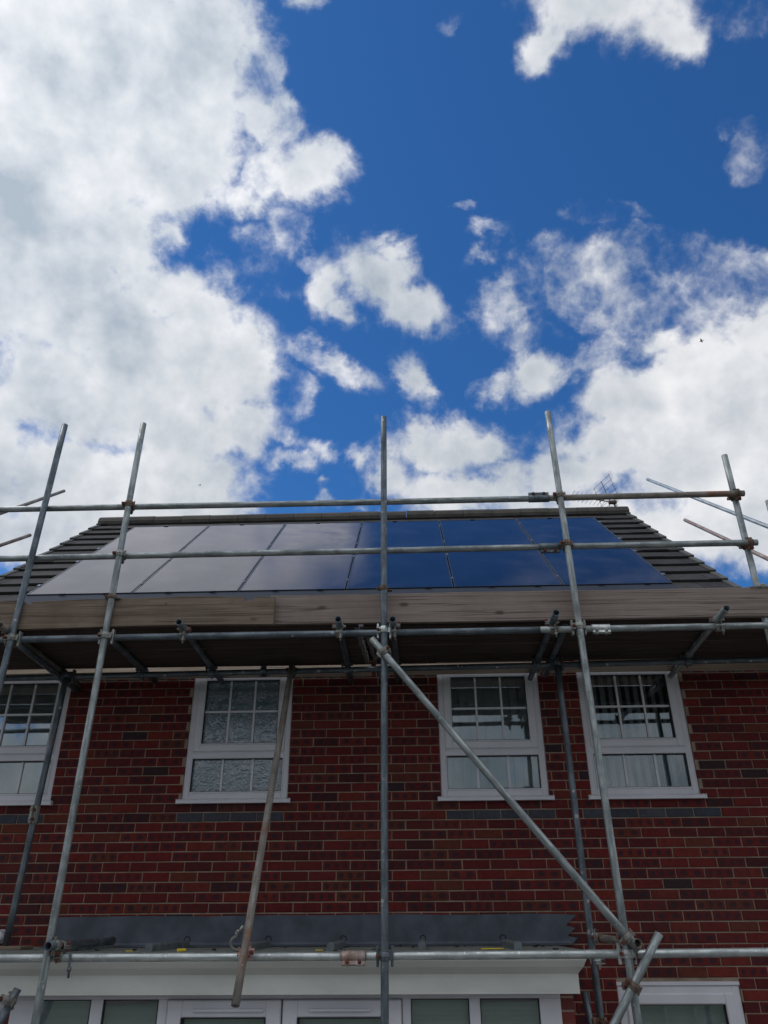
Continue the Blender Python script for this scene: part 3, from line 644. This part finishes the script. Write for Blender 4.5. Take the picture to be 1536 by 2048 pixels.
while z < 2.05: bl.box((-2.45, Y + .05, z), (.78, Y + .062, z + .0245), jit=.0004); z += .025
bl.build('slatted_blind', 'roller', door)
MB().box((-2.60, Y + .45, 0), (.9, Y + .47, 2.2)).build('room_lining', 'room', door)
# downpipe at the far left of the bay
dp = MB(); dp.cyl((-2.86, -1.03, 0), (-2.84, -1.03, 1.74), .034, 16).cyl((-2.84, -1.03, 1.74), (-2.645, -1.02, 2.06), .034, 16); dp.build('downpipe', 'upvc', house)
# vent cowl on the wall at the left
wl = MB(); wl.cyl((-3.24, 0, 2.37), (-3.24, -.05, 2.37), .05, 16, .048).cyl((-3.24, -.05, 2.37), (-3.24, -.09, 2.37), .047, 16, .02); wl.build('vent_cowl', 'upvc', house)
# ================================================================== SOLAR PANELS
PN = V((0, -math.sin(PITCH), math.cos(PITCH))); PS = V((0, math.cos(PITCH), math.sin(PITCH))); PO = V((-4.108, .80, 5.591))
PWD, PHT, PIX = 1.134, 1.702, 1.152
def PP(u, s, h): return PO + V((1, 0, 0)) * u + PS * s + PN * h
def pbox(b, u0, u1, s0, s1, h0, h1, mi=0, bev=0):
    T = Matrix((V((1, 0, 0)), PS, PN)).transposed().to_4x4(); T.translation = PO
    b.box((u0, s0, h0), (u1, s1, h1), mi, bev, rot=T)
ordn = ['leftmost', 'second from left', 'third from left', 'third from right', 'second from right', 'rightmost']
look = ['whitened by reflected cloud', 'whitened by reflected cloud', 'hazy grey with reflected cloud', 'dark blue with reflected sky', 'deep blue with reflected sky', 'deep blue with reflected sky']
for row in range(2):
    for i in range(6):
        u0 = i * PIX; s0 = row * (PHT + .02)
        p_ = link('solar_panel', None, Matrix.Translation(PP(u0, s0, -.035)), None, f"black solar panel, {ordn[i]} in the {'lower' if row == 0 else 'upper'} row, {look[i]}", 'solar panel', 'black solar panels on the roof')
        f = MB(); w_ = .014
        for a in ((u0, u0 + w_, s0, s0 + PHT), (u0 + PWD - w_, u0 + PWD, s0, s0 + PHT)): pbox(f, *a, -.035, 0, 0)
        for a in ((u0 + w_, u0 + PWD - w_, s0, s0 + w_), (u0 + w_, u0 + PWD - w_, s0 + PHT - w_, s0 + PHT)): pbox(f, *a, -.035, -.0003, 0)
        for a in ((u0 - .0006, u0 + .0035, s0, s0 + PHT), (u0 + PWD - .0035, u0 + PWD + .0006, s0, s0 + PHT)): pbox(f, *a, -.020, .0012, 1)
        f.build('frame', ['framemetal', 'edge'], p_)
        g = MB(); pbox(g, u0 + w_, u0 + PWD - w_, s0 + w_, s0 + PHT - w_, -.008, -.0025); g.build('glass', 'solar', p_)
        # rail clamps
        for ss in (.30, PHT - .36):
            c = MB()
            ua = u0 - .014 if i else u0 - .03
            pbox(c, ua, u0 + .006, s0 + ss, s0 + ss + .05, -.03, .008, 0, .002)
            c.cyl(PP(ua + .008, s0 + ss + .025, .007), PP(ua + .008, s0 + ss + .025, .014), .006, 6, mi=0); c.build('clamp', ['edge', 'framemetal'], p_)
            if i == 5: c = MB(); pbox(c, u0 + PWD - .006, u0 + PWD + .03, s0 + ss, s0 + ss + .05, -.03, .008, 0, .002); c.build('clamp', ['edge', 'framemetal'], p_)
        if row == 0:
            for uu_ in (.36, .84): c = MB(); pbox(c, u0 + uu_, u0 + uu_ + .06, s0 - .012, s0 + .008, -.02, .004, 1, .001); c.build('clamp', ['edge', 'framemetal'], p_)
        else:
            for uu_ in (.45,): c = MB(); pbox(c, u0 + uu_, u0 + uu_ + .06, s0 + PHT - .01, s0 + PHT + .02, -.02, .008, 1, .001); c.build('clamp', ['edge', 'framemetal'], p_)
rl = empty('mounting_rails', PP(0, 0, -.1), 'black rails and navy skirt carrying the solar panels along their lower edge', 'mounting frame')
r = MB()
for s_ in (.33, 1.36, 2.05, 3.08): pbox(r, -.05, 6 * PIX + .03, s_, s_ + .04, -.078, -.037)
for s_ in (.33, 1.36, 2.05, 3.08):
    for k in range(8): pbox(r, .1 + k * .95, .13 + k * .95, s_ - .03, s_ + .01, -.12, -.076)
r.build('rail', 'framemetal', rl)
r = MB(); T = [PP(-.01, -.004, -.012), PP(6.9, -.004, -.012), PP(6.97, -.16, -.07), PP(-.03, -.16, -.07)]
A = [r.bm.verts.new(v) for v in T]; B = [r.bm.verts.new(v - PN * .004) for v in T]
r.bm.faces.new(A); r.bm.faces.new(B[::-1])
for k in range(4): r.bm.faces.new([A[k], B[k], B[(k + 1) % 4], A[(k + 1) % 4]])
r.build('skirt', 'skirt', rl)
# ================================================================== TV AERIAL
hub = V((3.335, 4.32, 8.475)); ae = empty('tv_aerial', (3.40, 4.34, 8.06), 'thin rusty television aerial with a grid reflector on the right end of the ridge', 'aerial')
rd = V((.317, -.948, 0)); bd = V((-.948, -.317, .02))
MB().cyl((3.40, 4.34, 8.06), (3.40, 4.34, 8.52), .014, 10).build('mast', 'aluminium', ae)
MB().cyl(hub + V((.06, .02, 0)), hub + bd * .70, .008, 8).box(tuple(hub + V((-.03, -.03, -.025))), tuple(hub + V((.09, .04, .02))), bev=.004).build('boom', 'clip_rust', ae)
r = MB()
for sg in (1, -1):
    for k in range(5):
        q = .04 + k * .085; c = hub + V((0, 0, sg * q * .95)) + bd * (q * .30); r.cyl(c - rd * .27, c + rd * .27, .0032, 6)
    for e in (-.23, 0, .23): r.cyl(hub + rd * e + bd * .01, hub + rd * e + V((0, 0, sg * .375)) + bd * .12, .0032 if e else .006, 6)
r.build('reflector', 'clip_rust', ae)
r = MB()
for k in range(9):
    c = hub + bd * (.12 + k * .072); l = .12 - k * .004
    for sg in (1, -1):
        r.path([c, c + V((0, 0, .018 * sg)), c + rd * l * sg + V((0, 0, .045 * sg))], .0028, 6)
        r.path([c, c + V((0, 0, -.018 * sg)), c + rd * l * sg * .8 + V((0, 0, -.04 * sg))], .0028, 6)
r.build('director', 'clip_rust', ae)
# ================================================================== SCAFFOLD
sc = empty('scaffolding', (-.18, -1.5, 0), 'galvanised tube scaffolding with rusty couplers standing in front of the brick house', 'scaffolding')
X, Z = V((1, 0, 0)), V((0, 0, 1)); YS = -1.5
def post(b, tp, m_, lab): return tube('standard', b, tp, m_, sc, lab)
def at_z(p0, p1, z): k = (z - p0[2]) / (p1[2] - p0[2]); return V(p0).lerp(V(p1), k)
A_ = ((-2.985, YS, 0), (-2.868, YS, 6.18)); B_ = ((-2.250, YS, 0), (-2.195, YS, 6.172)); C_ = ((-.190, YS, 0), (-.171, YS, 6.178)); D_ = ((1.298, YS, 0), (1.193, YS, 6.188)); E_ = ((2.597, -1.38, 0), (2.607, -1.38, 5.80))
pA, pB, pC, pD, pE = post(*A_, 'galv_dark', None), post(*B_, 'galv', None), post(*C_, 'galv_dark', 'dark grey central scaffold standard splashed with paint'), post(*D_, 'galv', None), post(*E_, 'galv', None)
YL = -1.4485
upl = tube('ledger', (-5.2, YL, 4.300), (.95, YL, 4.316), 'galv_dark', sc); upr = tube('ledger', (.952, YL, 4.316), (4.2, YL, 4.322), 'galv', sc)
lol = tube('ledger', (-5.0, YL, 2.266), (-.375, YL, 2.2715), 'galv_bright', sc); lor = tube('ledger', (-.373, YL, 2.2715), (4.0, YL, 2.291), 'galv_bright', sc)
tl = tube('guardrail', (-4.9, YL, 5.407), (1.07, YL, 5.397), 'galv', sc); tr = tube('guardrail', (1.072, YL, 5.400), (2.652, YL, 5.405), 'galv_brown', sc)
ml = tube('guardrail', (-5.0, YL, 4.962), (1.10, YL, 4.976), 'galv', sc); mr = tube('guardrail', (1.102, YL, 4.977), (2.655, YL, 4.979), 'galv', sc)
YI = lambda x: -.40 - .0272 * (x + 5)
inl = tube('ledger', (-5.0, YI(-5), 4.308), (4.0, YI(4), 4.322), 'galv_dark', sc)
iL = tube('standard', (-2.965, -.508, 2.316), (-2.895, -.508, 4.33), 'galv_dark', sc, 'dark grey inner standard standing on the canopy'); iR = tube('standard', (1.249, -.620, 0), (1.209, -.620, 4.33), 'galv_dark', sc)
# sleeves
sleeve(upr, (.952 + .435, YL, 4.3185), X, (0, -.55, -1), 'galv_bright', .13, lugs='clip')
sleeve(lol, (-.374, YL, 2.2715), X, (0, -.35, -1), 'sleeve_rust', .145)
sleeve(tl, (1.05, YL, 5.3985), X, (0, -.1, 1), 'galv_dark', .16); sleeve(ml, (1.09, YL, 4.977), X, (0, 0, -1), 'galv_dark', .15)
sleeve(iL, (-2.9335, -.508, 3.205), Z, (-.4, -1, 0), 'clip', .13)
# couplers on the outer standards
NY = (0, -1, 0); YM = (YS + YL) / 2
def dc(pst, par, z, m_, plates=False, **k): q = at_z(*pst, z); return coupler(par, (q.x, YM, z), Z, X, NY, m_, plates, **k)
dc(B_, pB, 5.400, 'clip_rust', sideA=-1); dc(B_, pB, 4.966, 'clip', sideA=-1); dc(B_, pB, 4.308, 'clip', True, sideA=-1); 
dc(A_, pA, 4.303, 'clip', True, sideA=-1)
dc(C_, pC, 4.316, 'galv_bright', True, sideA=-1); dc(C_, pC, 2.272, 'galv_dark', True, sideA=-1)
dc(D_, pD, 5.400, 'clip', sideA=-1); dc(D_, pD, 4.978, 'clip_rust', sideA=-1); dc(D_, pD, 4.319, 'clip', True, sideA=-1); dc(D_, pD, 2.279, 'galv_bright', True, sideA=-1)
coupler(pE, (2.601, (YL - 1.38) / 2 - .0, 5.405), X, Z, NY, 'clip_rust', gap=.030, sideA=1, sideB=-1); coupler(pE, (2.601, (YL - 1.38) / 2, 4.979), X, Z, NY, 'clip_rust', gap=.030, sideA=1, sideB=-1)
# ring clips that hold the toe boards against the standards
for pst, par, zz_ in ((B_, pB, 4.612), (C_, pC, 4.640)):
    q = at_z(*pst, zz_); b = MB(); b.ring(q, Z, .0245, .0315, .034, 24); b.box((q.x - .055, YS - .004, zz_ - .014), (q.x - .026, YS + .010, zz_ + .014), bev=.003); b.box((q.x + .024, YS + .000, zz_ - .016), (q.x + .060, YS + .040, zz_ - .006), bev=.002); b.cyl((q.x - .045, YS - .028, zz_), (q.x - .045, YS + .03, zz_), .006, 8, mi=1)
    b.build('board_clip', ['clip_rust', 'bolt'], par, origin=q)
# transoms under the platform
TZ = 4.3625
TR = [(-2.955, -1.60, -2.99, .0 - .03, 'galv_brown'), (-2.93, -1.36, -2.99, -.02, 'galv_dark'), (-2.265, -1.40, -2.27, -.10, 'galv_dark'), (-1.650, -1.60, -1.678, -.03, 'galv_dark'), (-.502, -1.60, -.524, -.03, 'galv_dark'), (-.112, -1.58, -.104, -.03, 'galv_dark'), (1.040, -1.66, 1.075, -.02, 'galv_dark'), (1.155, -1.36, 1.19, -.10, 'galv_dark'), (2.213, -1.69, 2.31, -.02, 'galv')]
for i, (xa, ya, xb, yb, m_) in enumerate(TR):
    z = TZ if i not in (1,) else TZ - .056
    tt = tube('transom', (xa, ya, z + .004), (xb, yb, z), m_, sc)
    dirn = V((xb - xa, yb - ya, 0)).normalized()
    if i not in (1, 2, 7):
        coupler(tt, (xa + (YL - ya) * dirn.x / dirn.y, YL, (TZ + 4.312) / 2), dirn, X, (0, 0, 1), 'clip' if i else 'clip_rust', sideA=1 if i % 2 else -1, sideB=-1)
        b = MB(); xx = xa + (YL - ya) * dirn.x / dirn.y; b.cyl((xx + .01, YL - .035, 4.345), (xx + .012, YL - .037, 4.245), .006, 8).cyl((xx + .012, YL - .037, 4.262), (xx + .012, YL - .037, 4.280), .012, 6); b.build('hanging_bolt', 'clip', tt)
    coupler(tt, (xa + (YI(xa) - ya) * dirn.x / dirn.y, YI(xa), (TZ + 4.314) / 2), dirn, X, (0, 0, 1), 'galv_dark', sideA=-1, sideB=-1)
coupler(iL, (-2.895, -.482, 4.310), Z, X, NY, 'galv_dark', True); coupler(iR, (1.209, -.594, 4.318), Z, X, NY, 'galv_dark', True); 
coupler(inl, (1.42, YI(1.42), 4.318), X, Z, NY, 'galv_dark'); coupler(inl, (-1.22, YI(-1.22), 4.314), X, Z, NY, 'galv_dark')
# lower transoms
t1 = tube('transom', (-2.185, -1.625, 2.338), (-2.170, -.55, 2.343), 'galv_dark', sc); t2 = tube('transom', (1.298, -1.625, 2.336), (1.30, -.36, 2.350), 'galv_brown', sc)
coupler(t1, (-2.172, YL - .00, 2.304), (0, 1, 0), X, (0, 0, 1), 'clip', sideA=1, sideB=1); coupler(t1, (-2.18, -1.52, 2.338), (0, 1, 0), Z, (1, 0, 0), 'clip', gap=.001)
b = MB(); b.cyl((-2.10, YL - .03, 2.30), (-2.085, YL - .035, 2.165), .007, 8).cyl((-2.09, YL - .034, 2.20), (-2.088, YL - .034, 2.222), .014, 6); b.build('hanging_bolt', 'galv_dark', t1)
coupler(t2, (1.30, YL, 2.309), (0, 1, 0), X, (0, 0, 1), 'clip_rust', sideA=-1, sideB=1); coupler(iR, (1.249, -.62, 2.352), Z, (0, 1, 0), (-1, 0, 0), 'clip', gap=.001)
coupler(iR, (1.249, -.615, 2.21), Z, X, NY, 'galv_bright', gap=.012)
# braces and loose ends
br = tube('brace', (-.263, -1.553, 4.235), (1.312, -1.553, 2.300), 'galv', sc); bd_ = V((1.575, 0, -1.935)).normalized()
coupler(br, (-.180, -1.5265, 4.135), bd_, Z, NY, 'clip', swivel=True, sideA=-1, sideB=1); coupler(br, (1.258, -1.5265, 2.365), bd_, Z, NY, 'clip', swivel=True, sideA=1, sideB=-1)
rk = tube('brace', (-.975, -.585, 4.34), (-1.020, -1.70, 2.040), 'galv_brown', sc, 'brownish brace leaning from the platform down over the lower ledger'); rd_ = V((-.045, -1.155, -2.345)).normalized()
coupler(rk, (-.976, -.545, 4.305), rd_, X, NY, 'galv_dark', gap=.030); coupler(rk, (-1.0148, -1.517, 2.300), rd_, X, NY, 'clip_pink', gap=.033, sideA=-1, sideB=-1)
b = MB(); c0 = V((-1.062, -1.565, 2.345)); b.path([c0 + V((.040 * math.cos(a), -.01 * math.sin(a), .036 * math.sin(a))) for a in [math.radians(100 + 14 * k) for k in range(14)]], .0095, 10)
b.path([c0 + V((-.007, -.01, .035)), c0 + V((-.010, -.01, .062)), c0 + V((.012, -.015, .066)), c0 + V((.030, -.02, .092))], .0085, 8); b.build('open_flap', 'clip', rk)
dB = V((-.74, 0, -1)).normalized()
rr = tube('brace', (1.447, -1.556, 2.384), (.52, -1.556, 1.12), 'galv', sc, 'short light grey tube crossing the right standard near the ground'); coupler(rr, (1.2535, -1.528, 2.117), V((-.927, 0, -1.264)), Z, NY, 'clip_rust', swivel=True, sideA=1, sideB=-1)
r3 = tube('brace', (1.14, -.63, 2.03), (1.27, -.68, .5), 'galv_dark', sc); coupler(r3, (1.205, -.625, 1.86), V((.13, -.06, -1.53)), Z, (-1, 0, 0), 'clip_rust', gap=.033)
r4 = tube('brace', (-2.47, -1.28, 2.10), (-2.74, -1.42, 1.3), 'galv_dark', sc); coupler(r4, (-2.50, -1.30, 2.04), V((-.25, -.14, -.8)), X, NY, 'clip')
# base plates
for q in ((-2.985, YS), (-2.250, YS), (-.190, YS), (1.298, YS), (2.597, -1.38), (1.249, -.62)):
    MB().box((q[0] - .075, q[1] - .075, .0), (q[0] + .075, q[1] + .075, .006)).build('base_plate', 'clip_rust', sc)
# sole board under the inner left standard
MB().box((-3.12, -.62, 2.2915), (-2.80, -.41, 2.315), bev=.003).build('sole_board', 'board', label='short greenish timber offcut under the inner standard on the canopy', cat='timber offcut')
# gable handrails
def gable(xx, a0, a1, b0, b1, m1, m2, lab):
    g_ = empty('gable_guardrail', (xx, -.9, 0), lab, 'guardrail')
    for (p0, p1), m_ in (((a0, a1), m1), ((b0, b1), m2)): tube('rail', p0, p1, m_, g_)
    return g_
def ext(p0, p1, y): k = (y - p0[1]) / (p1[1] - p0[1]); return tuple(V(p0).lerp(V(p1), k))
r1a, r1b = (4.0, 4.33, 8.89), (4.0, .94, 6.297); r2a, r2b = (4.0, 3.158, 7.528), (4.0, 1.124, 5.986)
gr = gable(4.0, r1a, ext(r1a, r1b, -1.1), r2a, ext(r2a, r2b, -1.1), 'galv_bright', 'sleeve_rust', 'two sloping pale guardrail tubes beyond the right gable')
tube('standard', (4.05, -.9, 0), (4.05, -.9, 5.4), 'galv', gr); tube('standard', (4.05, .9, 0), (4.05, .9, 6.6), 'galv', gr)
l1a, l1b = (-5.4, 3.616, 8.503), (-5.4, 2.07, 7.283); l2a, l2b = (-5.4, 2.93, 7.387), (-5.4, 2.255, 6.90)
gl = gable(-5.4, l1a, ext(l1a, l1b, -1.1), l2a, ext(l2a, l2b, -1.1), 'galv_brown', 'galv_brown', 'two sloping pale guardrail tubes beyond the left gable')
tube('standard', (-5.45, -.9, 0), (-5.45, -.9, 5.2), 'galv', gl); tube('standard', (-5.45, 1.6, 0), (-5.45, 1.6, 7.2), 'galv', gl)
# ================================================================== BOARDS
def board(x0, x1, y0, y1, z0, z1, m_, name, label, cat, group=None, wav=.002, notches=(), bands=True, rotx=0):
    """timber board with slightly uneven edges; long axis x"""
    bm = bmesh.new(); n = max(6, int((x1 - x0) / .16)); rows = []
    vertical = (z1 - z0) > (y1 - y0); ph = random.uniform(0, 9)
    xs_ = [x0 + (x1 - x0) * i / n for i in range(n + 1)]
    for (a, b, d) in notches: xs_ += [a - .001, a, b, b + .001]
    xs_ = sorted(set(xs_))
    for x in xs_:
        e1 = wav * (math.sin(x * 3.1 + ph) + .6 * math.sin(x * 7.7 + ph * 2)) + random.uniform(-.0008, .0008); e2 = wav * math.sin(x * 2.3 + ph * 1.7); e3 = wav * .8 * math.sin(x * 1.3 + ph)
        d = 0
        for (a, b, dd) in notches:
            if a - 1e-6 <= x <= b + 1e-6: d = dd
        if vertical: rows.append([(x, y0 + e3, z0 + e2), (x, y1 + e3, z0 + e2), (x, y1 + e3, z1 + e1 - d), (x, y0 + e3, z1 + e1 - d)])
        else: rows.append([(x, y0 + e1, z0 + e3), (x, y1 + e2, z0 + e3), (x, y1 + e2, z1 + e3), (x, y0 + e1, z1 + e3)])
    c = V(((x0 + x1) / 2, (y0 + y1) / 2, z0)); R = [[bm.verts.new(V(p) - c) for p in r] for r in rows]
    for a, b in zip(R[:-1], R[1:]):
        for k in range(4): bm.faces.new([a[k], a[(k + 1) % 4], b[(k + 1) % 4], b[k]])
    bm.faces.new(R[0][::-1]); bm.faces.new(R[-1]); bmesh.ops.recalc_face_normals(bm, faces=bm.faces)
    bmesh.ops.bevel(bm, geom=[e for e in bm.edges if abs((e.verts[0].co - e.verts[1].co).normalized().x) > .9 and e.calc_face_angle(0) > 1], offset=.003, segments=1, affect='EDGES')
    me = bpy.data.meshes.new(name); bm.to_mesh(me); bm.free(); me.materials.append(MT[m_])
    o = link(name, me, Matrix.Translation(c), None, label, cat, group)
    if bands:   # hoop iron on both ends
        tk = .0015
        for xe in (x0, x1):
            b = MB(); s_ = 1 if xe == x0 else -1
            b.box((min(xe, xe + s_ * .03), y0 - tk, z0 - tk), (max(xe, xe + s_ * .03), y1 + tk, z0 + .001)); b.box((min(xe, xe + s_ * .03), y0 - tk, z1 - .001), (max(xe, xe + s_ * .03), y1 + tk, z1 + tk)); b.box((min(xe, xe - s_ * tk), y0, z0), (max(xe, xe - s_ * tk), y1, z1))
            if vertical: b.box((min(xe, xe + s_ * .03), y0 - tk, z0 + .002), (max(xe, xe + s_ * .03), y0 + .001, z1 - .002))
            b.build('end_band', 'clip', o)
    return o
BZ = TZ + .0255
pos = ['front', 'second', 'third', 'fourth', 'innermost']
for k, (ya, yb) in enumerate(((-1.36, -1.142), (-1.134, -.925), (-.906, -.676), (-.668, -.440), (-.300, -.075))):
    m_ = 'boarddark' if k < 4 else 'boardpale'
    nm = ['outermost board of the platform', 'second platform board from the front', 'third platform board from the front', 'fourth platform board from the front', 'pale inner platform board next to the wall']
    for side, (xa, xb) in (('left', (-4.28, -.372 + .01 * k)), ('right', (-.335 + .012 * k, 3.56))):
        board(xa, xb, ya + (.0 if side == 'left' else .004), yb, BZ + (.0 if side == 'left' else .002), BZ + .038, m_, 'scaffold_board', f"{nm[k]}, {side} half of the scaffold", 'scaffold board', 'boards of the scaffold platform')
# toe boards
board(-4.4, -.990, -1.4735, -1.437, 4.383, 4.605, 'board', 'toe_board', 'rough brown toe board with a notched top edge on the left of the platform', 'toe board', wav=.006, notches=((-1.215, -1.150, .030), (-2.88, -2.82, .018)), bands=False)
board(-1.03, 3.56, -1.4215, -1.385, BZ + .012, 4.628, 'board2', 'toe_board', 'smooth pinkish grey toe board along the right two thirds of the platform', 'toe board', wav=.002, bands=False)
b = MB(); b.ring((-1.800, -1.4745, 4.558), (0, 1, 0), .006, .015, .004, 20); b.cyl((-1.800, -1.474, 4.558), (-1.800, -1.480, 4.558), .007, 8, mi=1); b.build('washer', ['galv_bright', 'bolt'], label='bright round washer screwed to the left toe board', cat='washer')
b = MB(); b.cyl((2.545, -1.44, 4.628), (2.70, -1.44, 4.628), .004, 8); 
b.box((2.53, -1.4255, 4.62), (2.75, -1.375, 4.634), bev=.003); b.ring((2.63, -1.4225, 4.622), (0, 1, 0), .014, .034, .008, 20, a0=0, a1=math.pi, ref=(-1, 0, 0)); b.build('toe_board_clip', 'clip', label='grey metal clip over the top edge of the right toe board', cat='clip')
# bright wire standing in for light leaking between the two board bays
b = MB(); pts = []; z = 4.40
for k in range(15): pts.append(V((-.352 + random.uniform(-.008, .008), -1.33 + k * .045, BZ - .003 - .01 * abs(math.sin(k)))))
b.path(pts, .0028, 6); b.build('gap_light_wire', 'galv_bright', label='crumpled bright wire standing in for light leaking where the platform boards meet', cat='wire')
# ================================================================== SMALL THINGS ON THE CANOPY
def scrap(loc, sz, rz, lab, m_='yellow'):
    T = Matrix.Rotation(rz, 3, 'Z'); b = MB(); a = V(sz) / 2
    b.box((-a.x, -a.y, 0), (a.x, a.y, sz[2]), bev=.002, rot=T); b.box((-a.x * .3, -a.y * 1.3, sz[2] * .3), (a.x * 1.1, a.y * .6, sz[2] * .8), bev=.001, rot=T); bmesh.ops.translate(b.bm, verts=b.bm.verts, vec=V(loc)); b.build('plastic_packer', m_, origin=loc, label=lab, cat='packer')
scrap((-1.515, -1.12, 2.2915), (.055, .03, .017), .3, 'yellow plastic packer lying behind the second roll from the left on the canopy')
scrap((-1.86, -1.10, 2.2915), (.045, .02, .006), -.1, 'flat yellow packer by the leftmost bay of the canopy roof')
scrap((-.62, -1.10, 2.2915), (.05, .02, .006), .1, 'small yellow packer left of the middle rusty sleeve on the canopy')
scrap((.50, -1.0, 2.2915), (.14, .02, .008), .05, 'long thin yellow spacer near the right end of the canopy roof')
b = MB()
for k in range(50):
    x = random.uniform(-2.8, 1.1); y = random.choice((random.uniform(-.3, -.17), random.uniform(-1.15, -.3))); r_ = random.uniform(.003, .011)
    T = Matrix.Rotation(random.uniform(0, 6), 3, 'Z'); b.box((-r_ * 1.6, -r_, 0), (r_ * 1.6, r_, r_ * .8), rot=Matrix.Translation((x, y, 2.291)) @ T.to_4x4(), jit=r_ * .35)
b.build('moss_crumbs', 'lichen', kind='stuff', label='dark crumbs of moss and grit scattered over the canopy roof', cat='debris')
# ================================================================== BIRDS
def bird(loc, s_, yaw, lab):
    b = MB(); bm = b.bm; L = .16 * s_
    prof = [(-.5, .0), (-.38, .05), (-.1, .11), (.15, .12), (.32, .07), (.38, .065), (.46, .03), (.52, 0)]
    rings = []
    for x, r_ in prof:
        rings.append([bm.verts.new((x * L * 2, math.cos(a) * max(r_, .004) * L * 2, math.sin(a) * max(r_, .004) * L * 1.8)) for a in [k * math.tau / 8 for k in range(8)]])
    for A, B in zip(rings[:-1], rings[1:]):
        for k in range(8): bm.faces.new([A[k], A[(k + 1) % 8], B[(k + 1) % 8], B[k]])
    bm.faces.new(rings[0]); bm.faces.new(rings[-1][::-1])
    b.prism([(-.9 * L, -.18 * L), (-1.3 * L, -.26 * L), (-1.3 * L, .26 * L), (-.9 * L, .18 * L)], 2, -.02 * L, .02 * L)
    for sg in (-1, 1):
        P_ = [(.35, .15, 0), (.25, 1.0, .28), (-.1, 2.1, .25), (-.35, 1.1, .24), (-.35, .15, 0)]
        A = [bm.verts.new((x * L, sg * y * L, z * L)) for x, y, z in P_]; B = [bm.verts.new((x * L, sg * y * L, z * L - .03 * L)) for x, y, z in P_]
        bm.faces.new(A); bm.faces.new(B[::-1])
        for k in range(5): bm.faces.new([A[k], B[k], B[(k + 1) % 5], A[(k + 1) % 5]])
    R3 = Matrix.Rotation(yaw, 3, 'Z'); bmesh.ops.rotate(bm, verts=bm.verts, cent=(0, 0, 0), matrix=R3); bmesh.ops.translate(bm, verts=bm.verts, vec=V(loc)); b.build('bird', 'bird', origin=loc, label=lab, cat='bird')
bird((13.11, 20, 24.9), .55, 2.6, 'small dark bird gliding in front of the right hand clouds'); bird((-11.43, 30, 24.0), .4, .6, 'tiny dark bird high above the left end of the roof')
# ================================================================== HOUSES ACROSS THE GARDEN (seen reflected in the panes)
def far_house(x0, x1, y0, y1, h, rh, lab):
    c = ((x0 + x1) / 2, (y0 + y1) / 2, 0); hs = empty('brick_house', c, lab, 'house', 'houses across the garden'); b = MB(); ym = (y0 + y1) / 2
    b.prism([(y0, 0), (y1, 0), (y1, h), (ym, h + rh), (y0, h)], 0, x0, x1); b.build('wall', 'brickwork', hs)
    r = MB(); r.prism([(y0 - .3, h - .2), (ym, h + rh + .05), (ym, h + rh + .22), (y0 - .3, h - .03)], 0, x0 - .15, x1 + .15); r.prism([(y1 + .3, h - .2), (ym + .002, h + rh + .05), (ym + .002, h + rh + .22), (y1 + .3, h - .03)], 0, x0 - .15, x1 + .15); r.build('roof', 'tile', hs)
    for xx in (x0 + 1.2, (x0 + x1) / 2 - .5, x1 - 2.2):
        for zz_ in (.95, 3.5):
            f = MB(); frame_bars(f, xx, xx + 1.0, zz_, zz_ + 1.1, .07, y1 + .002, y1 + .05, 0); f.box((xx + .07, y1 + .01, zz_ + .5), (xx + .93, y1 + .045, zz_ + .57)); w_ = f.build('window', 'upvc', hs); MB().box((xx + .05, y1 + .004, zz_ + .05), (xx + .95, y1 + .02, zz_ + 1.05)).build('pane', 'solar', w_)
far_house(-11, -3.5, -35, -27, 4.9, 2.9, 'brick house across the garden behind the photographer, left one'); far_house(1.5, 9.5, -36, -28, 4.9, 2.9, 'brick house across the garden behind the photographer, right one')
